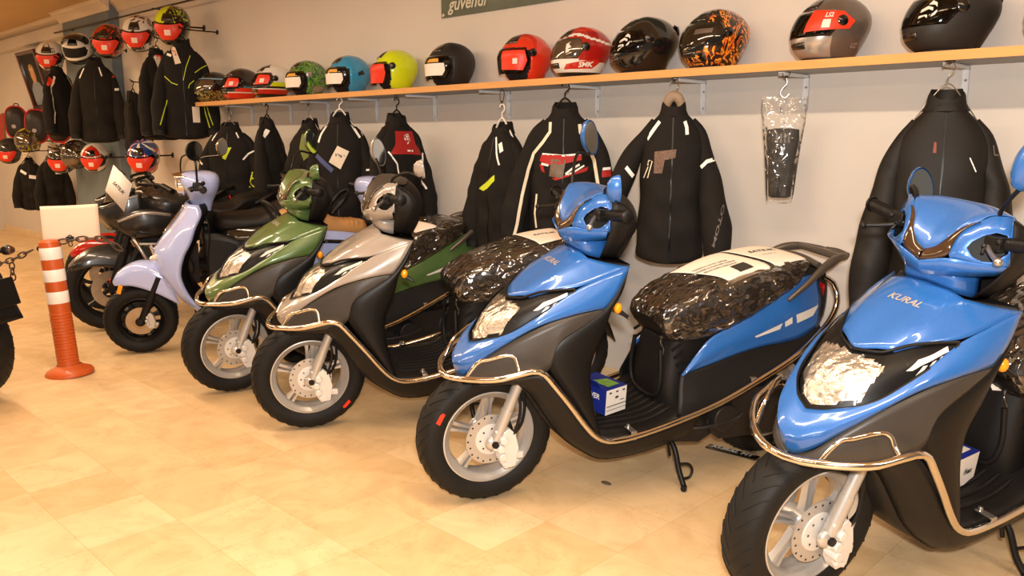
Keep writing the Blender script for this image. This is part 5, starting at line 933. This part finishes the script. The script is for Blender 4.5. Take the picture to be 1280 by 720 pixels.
    b = B(); b.tube([(-1.09, .10, .80), (-1.16, .10, .88), (-1.20, .05, .915), (-1.20, -.05, .915), (-1.16, -.10, .88), (-1.09, -.10, .80)], .012, 10, k=30); b.build('grab_rail', M_blk, T)
    b = B(); b.box((-.95, -.02, .24), (.36, .16, .14)); b.lathe([(0, .12), (.08, .12), (.09, .1), (.09, 0)], (-.98, 0, .24), n=20); b.tube([(-.75, -.12, .17), (-.95, -.15, .2), (-1.2, -.15, .27)], [.02, .045, .05], 12); b.build('engine', MATS['engine_casting'], T, bevel=.01)
    b = B(); b.patch([[(-.36, .13, .72), (-.5, .15, .70), (-.72, .16, .60)], [(-.38, .15, .45), (-.5, .16, .42), (-.72, .16, .40)], [(-.36, .17, .25), (-.5, .18, .24), (-.72, .17, .28)]], 14, 12, mirror=True); b.build('centre_tunnel', M_blk, T, ang=60, solid=.004)
    b = B(); b.ball((-1.155, 0, .66), (.02, .05, .035)); b.build('tail_light', M_redl, T)
    b = B(); b.tube([(-.60, .14, .22), (-.63, .21, .028)], .009, 8); b.build('side_stand', M_blk, T)
    return T
o_l = pose(-4.82, -1.42, 64, 6, 0)
retro('lilac retro scooter with a black seat, shown between the orange post and the green scooter', o_l, M_seat)
o_t = pose(-3.80, -.215, 77+180, 0, 0) @ Matrix.Diagonal((.72, .9, .97, 1))
retro('lilac retro scooter with a tan seat, mostly hidden behind the green and silver scooters', o_t, M_tan, mirrors=False)

# ---------------------------------------------------------------- motorcycles
M_red = gloss('red_gloss_paint', '#b5160f', .2); M_mtk = mat('satin_black_paint', '#211f1e', .3, coat=.5, var=.04)
def motorcycle(label, M, body, low=False):
    T = thing('motorcycle', label, 'motorcycle', M, None)
    wx = -.16
    wheel(T, wx, R=.275, RR=.205, w=.050, style='black', spokes=6, disc=False)
    b = B(); b.lathe([(.06, .05), (.12, .05), (.12, .045), (.06, .045)], (wx, 0, .275), n=40, closed=True); b.build('brake_disc', M_dsc, T)
    caliper(T, wx-.075, .285, .06, .9, M_blk); b = B(); b.box((wx, .07, .33), (.03, .02, .03)); b.build('caliper_cap', M_redl, T, bevel=.003)
    for s_ in (1, -1): b = B(); b.tube([(-.355, .085*s_, .86), (-.24, .085*s_, .52)], .021, 14); b.tube([(-.25, .085*s_, .54), (wx-.005, .085*s_, .285)], .030, 14); b.build('fork_leg', M_blk, T)
    f = B(); C = [(.075, 0, .425), (.03, 0, .485), (-.05, 0, .540), (-.17, 0, .562), (-.30, 0, .540), (-.40, 0, .47)]; L_ = [(.06, .05, .405), (.01, .078, .425), (-.07, .084, .435), (-.17, .086, .42), (-.30, .08, .40), (-.40, .07, .36)]
    f.patch([C, [V(a).lerp(V(c), .5)+V((0, .022, .02)) for a, c in zip(C, L_)], L_], 20, 9, mirror=True); f.build('front_mudguard', M_red if low else M_mtk, T, ang=60, solid=.004)
    b = B(); b.patch([[(-.115, 0, .80), (-.16, .07, .82), (-.24, .12, .86), (-.36, .13, .90)], [(-.12, 0, .73), (-.155, .085, .735), (-.25, .135, .76), (-.36, .14, .80)], [(-.17, 0, .65), (-.20, .075, .66), (-.27, .12, .68), (-.36, .125, .72)]], 16, 10, mirror=True); b.build('headlamp_fairing', M_mtk, T, ang=60, solid=.005)
    b = B(); b.patch([[(-.128, 0, .775), (-.165, .075, .785), (-.225, .118, .80)], [(-.138, 0, .71), (-.172, .075, .71), (-.235, .118, .735)]], 12, 5, mirror=True); b.build('headlight', mat('headlight_amber_glass', '#cdbb98', .1, coat=1, metal=.5, bump=.5, scale=60), T, solid=.004)
    if not low: b = B(); b.patch([[(-.155, 0, .825), (-.19, .08, .84), (-.25, .12, .87)], [(-.19, 0, .93), (-.225, .085, .93), (-.275, .115, .94)], [(-.24, 0, 1.045), (-.262, .055, 1.035), (-.29, .085, 1.01)]], 14, 12, mirror=True); b.build('windscreen', mat('dark_windscreen', '#3a332c', .06, coat=1, alpha=.85, var=.05), T, ang=60, solid=.004)
    b = B(); b.tube([(-.36, 0, .93), (-.37, .12, .95), (-.46, .26, .955), (-.50, .37, .935)], .011, 10, k=16); b.tube([(-.36, 0, .93), (-.37, -.12, .95), (-.46, -.26, .955), (-.50, -.37, .935)], .011, 10, k=16); b.build('handlebar', M_blk, T)
    for s_ in (1, -1):
        b = B(); b.tube([(-.468, .27*s_, .953), (-.505, .385*s_, .932)], .018, 12); b.build('hand_grip', M_blk, T); b = B(); b.tube([(-.42, .22*s_, .955), (-.41, .32*s_, .945), (-.44, .39*s_, .93)], .006, 8, k=8); b.build('brake_lever', M_blk, T)
    tk = B(); tl = [(-.37, .86, .05, .74), (-.42, .885, .12, .70), (-.50, .90, .15, .68), (-.60, .89, .145, .68), (-.70, .85, .11, .69), (-.78, .80, .07, .70)]
    tk.patch([[(x, 0, zt), (x, w*.65, zt-.012), (x, w, zt-.07), (x, w*.9, zb)] for x, zt, w, zb in tl], 14, 22, mirror=True); to = tk.build('fuel_tank', body, T, ang=60); tv = tk.bvh()
    for s_ in (1, -1):
        b = B(); b.patch([[(-.20, .13*s_, .735), (-.36, .17*s_, .80), (-.55, .165*s_, .76)], [(-.22, .14*s_, .66), (-.38, .185*s_, .69), (-.56, .172*s_, .70)], [(-.30, .13*s_, .60), (-.42, .16*s_, .615), (-.55, .15*s_, .64)]], 12, 8); b.build('tank_shroud', M_mtk, T, ang=60, solid=.005)
        b = B(); b.patch([[(-.21, .136*s_, .728), (-.36, .176*s_, .785), (-.52, .172*s_, .765)], [(-.215, .138*s_, .715), (-.36, .180*s_, .765), (-.52, .173*s_, .748)]], 12, 3); b.build('silver_trim', H_sil, T, solid=.004)
        b = B(); b.tube([(-.30, .06*s_, .62), (-.30, .20*s_, .60), (-.36, .235*s_, .48), (-.42, .22*s_, .36), (-.44, .08*s_, .32)], .012, 10, k=24); b.tube([(-.31, .21*s_, .585), (-.50, .20*s_, .58), (-.60, .14*s_, .60)], .010, 8, k=10); b.build('engine_guard', M_steel, T)
    b = B(); b.box((-.52, 0, .42), (.34, .24, .26)); b.prism([(-.34, .58), (-.42, .66), (-.62, .62), (-.60, .46), (-.40, .46)], .17, (0, 0, 0))
    for k in range(6): b.box((-.46, 0, .50+.025*k), (.20, .21, .008))
    b.lathe([(0, .17), (.08, .17), (.095, .15), (.095, .1)], (-.56, 0, .40), n=24); b.lathe([(0, .165), (.05, .165), (.06, .15), (.06, .1)], (-.44, 0, .36), n=20); b.build('engine', MATS['engine_casting'], T, bevel=.008)
    for k in range(5): b = B(); b.lathe([(0, .003), (.008, .003), (.008, 0)], (-.44-.03*k, .122, .50-.01*k), (0, 1, 0), 10); b.build('casing_bolt', M_steel, T)
    b = B(); b.tube([(-.36, .05, .56), (-.28, .06, .42), (-.34, .05, .26), (-.60, -.05, .24), (-.95, -.13, .30)], .020, 10, k=30); b.tube([(-.90, -.13, .29), (-1.25, -.15, .36)], [.042, .046], 14); b.build('exhaust', mat('dark_exhaust', '#1a1716', .6, var=.08), T)
    b = B(); sl = [(-.74, .80, .08, .72), (-.84, .79, .12, .72), (-.98, .80, .13, .73), (-1.08, .85, .12, .76), (-1.26, .87, .10, .80), (-1.34, .865, .06, .82)]
    b.patch([[(x, 0, zt), (x, w*.7, zt-.006), (x, w, zt-.03), (x, w*.9, zb)] for x, zt, w, zb in sl], 14, 20, mirror=True); b.build('seat', M_seat, T, ang=60)
    b = B(); b.patch([[(-.70, .11, .70), (-.95, .135, .72), (-1.2, .11, .79), (-1.40, .05, .82)], [(-.70, .12, .62), (-.95, .145, .65), (-1.2, .12, .73), (-1.40, .06, .77)], [(-.70, .10, .52), (-.95, .12, .58), (-1.2, .10, .68), (-1.40, .05, .74)]], 16, 8, mirror=True); b.patch([[(-1.2, -.10, .68), (-1.2, 0, .68), (-1.2, .10, .68)], [(-1.40, -.05, .74), (-1.40, 0, .74), (-1.40, .05, .74)]], 6, 6); b.build('tail_panel', body, T, ang=60, solid=.005)
    b = B(); b.patch([[(-1.402, 0, .82), (-1.40, .06, .815)], [(-1.425, 0, .79), (-1.41, .065, .79)], [(-1.415, 0, .755), (-1.40, .055, .755)]], 6, 6, mirror=True); b.build('tail_light', M_redl, T, solid=.01)
    b = B(); b.tube([(-1.15, .12, .80), (-1.32, .12, .865), (-1.44, .06, .87), (-1.44, -.06, .87), (-1.32, -.12, .865), (-1.15, -.12, .80)], .014, 10, k=30); b.build('grab_rail', M_blk, T)
    b = B(); b.patch([[(-1.28, -.06, .70), (-1.28, 0, .71), (-1.28, .06, .70)], [(-1.44, -.075, .66), (-1.45, 0, .67), (-1.44, .075, .66)], [(-1.52, -.07, .54), (-1.53, 0, .55), (-1.52, .07, .54)], [(-1.57, -.085, .40), (-1.575, 0, .40), (-1.57, .085, .40)]], 8, 16); b.build('rear_mudguard', M_blk, T, ang=60, solid=.006)
    b = B(); b.box((-1.545, 0, .53), (.012, .18, .13), Matrix.Rotation(.25, 3, 'Y')); b.build('plate_holder', M_blk, T, bevel=.006)
    for s_ in (1, -1):
        b = B(); b.tube([(-1.42, .05*s_, .70), (-1.44, .13*s_, .70)], .010, 8); b.ball((-1.445, .155*s_, .70), (.028, .030, .024)); ib = b.build('rear_indicator', M_blk, T); b = B(); b.ball((-1.46, .158*s_, .70), (.018, .024, .019)); b.build('indicator_lens', mat('dark_amber', '#4a2b18', .2, coat=.5, var=.05), ib)
    wheel(T, -1.25, R=.275, RR=.200, w=.068, style='black', spokes=6, disc=False, name='rear_wheel')
    b = B(); 
    for s_ in (1, -1): b.tube([(-.68, .09*s_, .40), (-1.25, .095*s_, .275)], [.03, .022], 10); b.tube([(-1.10, .10*s_, .33), (-.98, .12*s_, .66)], .016, 8)
    b.build('swing_arm', M_blk, T); b = B(); b.tube([(-.60, .14, .28), (-.66, .24, .022)], .010, 8); b.build('side_stand', M_blk, T)
    return T, tv, tk
def shorten(T, x0, f):
    for o in T.children_recursive:
        for v in o.data.vertices:
            if v.co.x < x0: v.co.x = x0+(v.co.x-x0)*f
mb_M = pose(-5.583, -1.46, 58, 4, 0)
mb = motorcycle('black motorcycle with a dark windscreen behind the orange post, carrying a for-sale sheet', pose(-5.60, -1.47, 76, 4, 0), M_mtk); shorten(mb[0], -.7, .82)
shorten(motorcycle('motorcycle showing its red front mudguard behind the orange post', pose(-6.28, -1.24, 70, 4), M_mtk, True)[0], -.5, .58)
motorcycle('black motorcycle seen from its rear, cut off by the left edge of the photo', pose(-5.63, -2.90, 25, 3), M_mtk)

# ---------------------------------------------------------------- orange post, chain and sheet
bp = V((-4.635, -1.885, 0))
M_or = mat('orange_rubber', '#c4581f', .45, var=.06, vscale=6, coat=.2)
t = thing('traffic_post', 'orange flexible traffic post with three white bands on a round base', 'traffic post', Matrix.Translation(bp) @ Matrix.Rotation(math.radians(3.4), 4, V((.698, -.716, 0))))
b = B(); b.lathe([(0, 0), (.118, 0), (.118, .012), (.108, .026), (.075, .040), (.058, .052)], (0, 0, 0), (0, 0, 1), 40); b.build('base', M_or, t)
b = B(); pr = [(.055, .045)]
for k in range(17): z = .06+k*.0165; pr += [(.0530, z), (.0530, z+.009), (.0505, z+.011), (.0505, z+.0145)]
pr += [(.0515, .345), (.0515, .69), (.049, .705), (.040, .714), (0, .718)]; b.lathe(pr, (0, 0, 0), (0, 0, 1), 40); b.build('post', M_or, t, ang=30)
for z in (.385, .500, .615): b = B(); b.lathe([(.0522, z), (.0528, z+.002), (.0528, z+.060), (.0522, z+.062)], (0, 0, 0), (0, 0, 1), 40); b.build('reflective_band', R_wht, t)
b = B(); b.lathe([(.010, -.008), (.016, 0), (.010, .008)], (-.075, -.03, .67), (.3, -1, .2), 14); b.tube([(-.04, -.01, .67), (-.065, -.025, .67)], .006, 6); b.build('eyelet', M_blk, t)
M_chn = mat('dark_plastic_chain', '#4a3a30', .45, var=.1)
def links(name, label, pts, n):
    b = B(); P = cr(pts, n+1)
    for i in range(n):
        a, c = P[i], P[i+1]; d = (c-a); L = d.length*1.35; d.normalize(); s = d.cross(V((0, 0, 1))).normalized(); w = s if i % 2 else s.cross(d).normalized(); m = (a+c)/2; q = []
        for k in range(16): an = 2*PI*k/16; q.append(m+d*math.cos(an)*L/2+w*math.sin(an)*.013)
        b.tube(q, .0042, 6, closed=True)
    return tag(b.build(name, M_chn), label, 'chain')
bp = bp+V((-.036, -.035, 0))
ep = bp+V((-.10, -.05, .655)); links('barrier_chain', 'dark plastic chain from the cut-off motorcycle to the orange post', [bp+V((-.34, -.22, .56)), bp+V((-.19, -.13, .60)), ep], 8)
links('barrier_chain', 'short loose end of dark chain hanging left of the orange post', [bp+V((-.185, -.125, .585)), bp+V((-.187, -.127, .54)), bp+V((-.185, -.125, .50))], 3)
links('barrier_chain', 'dark chain leaving the orange post past the binder clip', [bp+V((.035, .04, .70)), bp+V((.10, .12, .715)), bp+V((.19, .21, .715)), bp+V((.25, .27, .66))], 7)
c = bp+V((.0, .055, .795))+rt*.072; n = V((CAM.x-c.x, CAM.y-c.y, 0)).normalized(); u = V((-n.y, n.x, 0)); Mp = frame(c, u, -n, V((0, 0, 1)))
b = B(); b.patch([[(-.135, .004, -.09), (0, 0, -.09), (.130, .003, -.09)], [(-.135, .0, .0), (0, .004, 0), (.13, 0, 0)], [(-.135, .006, .092), (0, .01, .092), (.13, .006, .096)]], 12, 10); t = b.build('paper_sheet', mat('pink_white_paper', '#f3d8c4', .7, var=.015), ang=180, solid=.001); t.matrix_world = Mp; tag(t, 'blank-looking white sheet clipped upright over the orange post', 'paper')
t = thing('binder_clip', 'black binder clip holding the white sheet to the chain', 'clip', frame(c+n*.010+V((0, 0, -.082))-u*.012, u, -n, V((0, 0, 1)))); b = B(); b.prism([(-.020, .014), (.020, .014), (.014, -.012), (-.014, -.012)], .014, (0, 0, 0)); b.build('clip_body', M_blk, t, bevel=.002); b = B(); b.tube([(-.006, -.004, -.012), (-.008, -.006, -.03), (0, -.006, -.036), (.008, -.006, -.03), (.006, -.004, -.012)], .0025, 6, k=16); b.build('clip_handle', M_blk, t); b = B(); b.tube([(-.012, -.004, .012), (0, -.004, .022), (.012, -.004, .012)], .003, 6, k=8); b.build('clip_handle', M_blk, t)

# ---------------------------------------------------------------- sheets of paper on the machines
def sheet(M, bv, quad, label, extra, off=.018, D=(0, 0, -1)):
    b = B(); lay(b, bv, tess([quad], .02), (0, 0, 2), (1, 0, 0), (0, 1, 0), off, D=D, reach=.5); o = b.build('paper_sheet', M_pap, ang=180, solid=-.0006); o.matrix_world = M; tag(o, label, 'paper', 'sheets of paper on the machines')
    if extra: extra(o, bv, off+.001)
    return o
def tx(v, ang, o, fl=1):
    c, s_ = math.cos(ang), math.sin(ang); return [(o[0]-(x*c-y*s_), o[1]-(x*s_+y*c)) for x, y in v[0]], v[1]
def wr(o, bv, off, items):
    for nm, shp in items: b = B(); lay(b, bv, shp, (0, 0, 2), (1, 0, 0), (0, 1, 0), off+.0012, D=(0, 0, -1), reach=.5); b.build(nm, M_ink, o, ang=180)
Mm, Tm, vm = MX['M']; Ms, Ts, vs_ = MX['S']; Mg, Tg, vg = MX['G']; Mn, Tn, vn = MX['N']
sheet(Mm, vm, [(-.845, .138), (-1.02, .138), (-.97, -.13), (-.75, -.10)], 'sheet with printed lines and a black block on the middle blue seat', lambda o, bv, f: wr(o, bv, f, [('text_line', tx(text2d('TAKSİTLE SATIŞ YAPILIR', .0125, 0, .0004), -.12, (-.86, -.01+.0))), ('text_line', tx(text2d('ÖDEME KOLAYLIĞI VARDIR', .0125, 0, .0004), -.12, (-.868, .014))), ('text_line', tx(text2d('BİLGİ İÇİN SORUNUZ', .0125, 0, .0004), -.12, (-.872, .038))), ('logo_block', tess([[(-.90, .115), (-.96, .112), (-.955, .055), (-.895, .06)]], .02))]))
sheet(Mm, vm, [(-1.04, .138), (-1.20, .112), (-1.17, -.115), (-.985, -.13)], 'SATILIK sheet, rear one of two on the middle blue seat', lambda o, bv, f: wr(o, bv, f, [('lettering', tx(text2d('SATILIK', .032, .1, .0008), -.10, (-1.095, -.02))), ('price_line', tx(text2d('150.000 TL', .014, 0, .0), -.10, (-1.09, .03)))]))
sheet(Ms, vs_, [(-.98, .125), (-1.13, .11), (-1.13, -.11), (-.94, -.115)], 'white sheet on the silver scooter seat', lambda o, bv, f: wr(o, bv, f, [('lettering', tx(text2d('SATILIK', .03, .1, .0006), -.10, (-1.05, 0.0)))]))
sheet(Mg, vg, [(-.90, .128), (-1.03, .13), (-.98, -.02), (-.86, -.02)], 'folded white sheet on the green scooter seat', lambda o, bv, f: wr(o, bv, f, [('mark', tx(text2d('+', .03, 0, .0), 0, (-.94, .05)))]))
o = B().patch([[(-.735, .0, .555), (-.79, .03, .555)], [(-.745, -.06, .63), (-.80, -.03, .635)], [(-.78, -.09, .70), (-.84, -.06, .705)]], 5, 10).build('paper_sheet', M_pap, ang=180, solid=.0008); o.matrix_world = Mn @ Matrix.Translation((.12, .04, -.02)); tag(o, 'white sheet tucked by the seat of the nearest blue scooter', 'paper', 'sheets of paper on the machines')
# for-sale sheet leaning on the black motorcycle
b = B(); P4 = [(-.222, .20, .93), (-.282, .20, 1.085), (-.377, .20, .967), (-.317, .20, .80)]; q = [mb_M @ V(p) for p in P4]; t = B().add(q, [(0, 1, 2, 3)]).build('paper_sheet', M_pap, ang=180, solid=.001); tag(t, 'SATILIK sheet propped on the black motorcycle behind the orange post', 'paper', 'sheets of paper on the machines')
U = ((q[3]-q[0])+(q[2]-q[1])).normalized(); W = ((q[1]-q[0])+(q[2]-q[3])); W = (W-U*W.dot(U)).normalized(); N_ = U.cross(W)
if N_.dot(CAM-q[0]) < 0: pass
b = B(); lay(b, None, text2d('SATILIK', .026, 0, .0006), sum(q, V())/4+(N_ if N_.dot(CAM-q[0]) > 0 else -N_)*.0018, U, W); b.build('lettering', M_ink, t)

# ---------------------------------------------------------------- cartons on the floorboards, plate on the floor
M_cbl = mat('carton_blue', '#1f2f8c', .4, var=.1, vscale=20); M_cwh = mat('carton_white', '#e9e4de', .55, var=.02); M_cgr = mat('carton_green', '#7fae4f', .5, var=.3, vscale=30)
def carton(M, ang, xy, label, word, lid):
    t = thing('battery_carton', label, 'box', M @ Matrix.Translation((xy[0], xy[1], .272)) @ Matrix.Rotation(math.radians(ang), 4, 'Z'), 'battery cartons on the floorboards')
    w_, l_, h_ = .105, .15, .092   # x = white face width, y = blue side length
    b = B(); b.box((0, 0, h_/2), (w_, l_, h_)); b.m = [0, 0, 0, 0, 0, 0]
    v = b.v; b2 = B(); x, y, z = w_/2, l_/2, h_
    b2.add([(-x, -y, 0), (x, -y, 0), (x, -y, z), (-x, -y, z)], [(0, 1, 2, 3)], 1); b2.add([(x, -y, 0), (x, y, 0), (x, y, z), (x, -y, z)], [(0, 1, 2, 3)], 0); b2.add([(x, y, 0), (-x, y, 0), (-x, y, z), (x, y, z)], [(0, 1, 2, 3)], 1); b2.add([(-x, y, 0), (-x, -y, 0), (-x, -y, z), (-x, y, z)], [(0, 1, 2, 3)], 0); b2.add([(-x, -y, 0), (x, -y, 0), (x, y, 0), (-x, y, 0)], [(0, 3, 2, 1)], 1)
    b2.build('carton_body', [M_cbl, M_cwh], t)
    b = B(); b.box((0, .0, z+.001), (w_, l_, .002)); b.build('carton_top', M_cbl, t)
    b = B(); b.prism([(-.05, 0), (.05, 0), (.045, .028), (-.045, .028)], .002, (-x, 0, z), U=(0, 1, 0), W=(-.6, 0, 1)); b.build('open_flap', M_cbl if lid else M_cwh, t)
    b = B(); lay(b, None, tess([[(-.03, -.06), (.03, -.06), (.03, .0), (-.03, .02)]], .1), (0, 0, z+.0035), (1, 0, 0), (0, 1, 0)); b.build('top_print', M_cgr if lid else M_cwh, t)
    f = (0, -y-.001, 0)
    if lid:
        for x0, x1, z0, z1 in ((-.05, .05, .030, .033), (-.05, .05, .016, .018), (-.04, -.028, .078, .084), (-.006, .006, .078, .084), (.028, .04, .078, .084), (-.008, .008, .056, .064), (.018, .038, .044, .047)): b = B(); lay(b, None, tess([[(x0, z0), (x1, z0), (x1, z1), (x0, z1)]], .2), f, (1, 0, 0), (0, 0, 1)); b.build('print_mark', M_ink, t)
    else: b = B(); lay(b, None, text2d(word, .022, .3, .001), (0, -y-.001, .045), (1, 0, 0), (0, 0, 1)); b.build('print_mark', M_ink, t)
    b = B(); lay(b, None, text2d(word, .026, .15, .001), (x+.001, 0, .06), (0, 1, 0), (0, 0, 1)); lay(b, None, text2d(word, .026, .15, .001), (-x-.001, 0, .06), (0, -1, 0), (0, 0, 1)); b.build('side_lettering', M_cwh, t)
    return t
carton(Mm, 180+18, (-.445, -.015), 'blue and white battery carton on the floorboard of the middle blue scooter', 'POWER', True)
carton(Mn, 180+8, (-.520, .0), 'blue and white battery carton on the floorboard of the nearest blue scooter', 'Fuan', False)
t = thing('number_plate', 'black name plate with white letters lying on the floor under the middle blue scooter', 'plate', Matrix.Translation((-1.545, -.447, 0)) @ Matrix.Rotation(math.radians(4), 4, 'Z')); b = B(); b.box((0, 0, .004), (.215, .045, .006)); b.build('plate', M_bgl, t, bevel=.002); b = B(); lay(b, None, text2d('KURAL MT', .036, .15, .0012), (0, -.001, .0078), (1, 0, 0), (0, 1, 0)); b.build('lettering', M_wht, t)
b = B(); b.ball((0, 0, .004), (.022, .012, .006), 12, 6); o = b.build('dirt_smudge', mat('grime', '#5b4c3a', .8, var=.2)); o.location = (-1.72, -1.03, -.003); tag(o, 'small dark lump of dirt on the floor under the middle blue scooter', 'dirt')
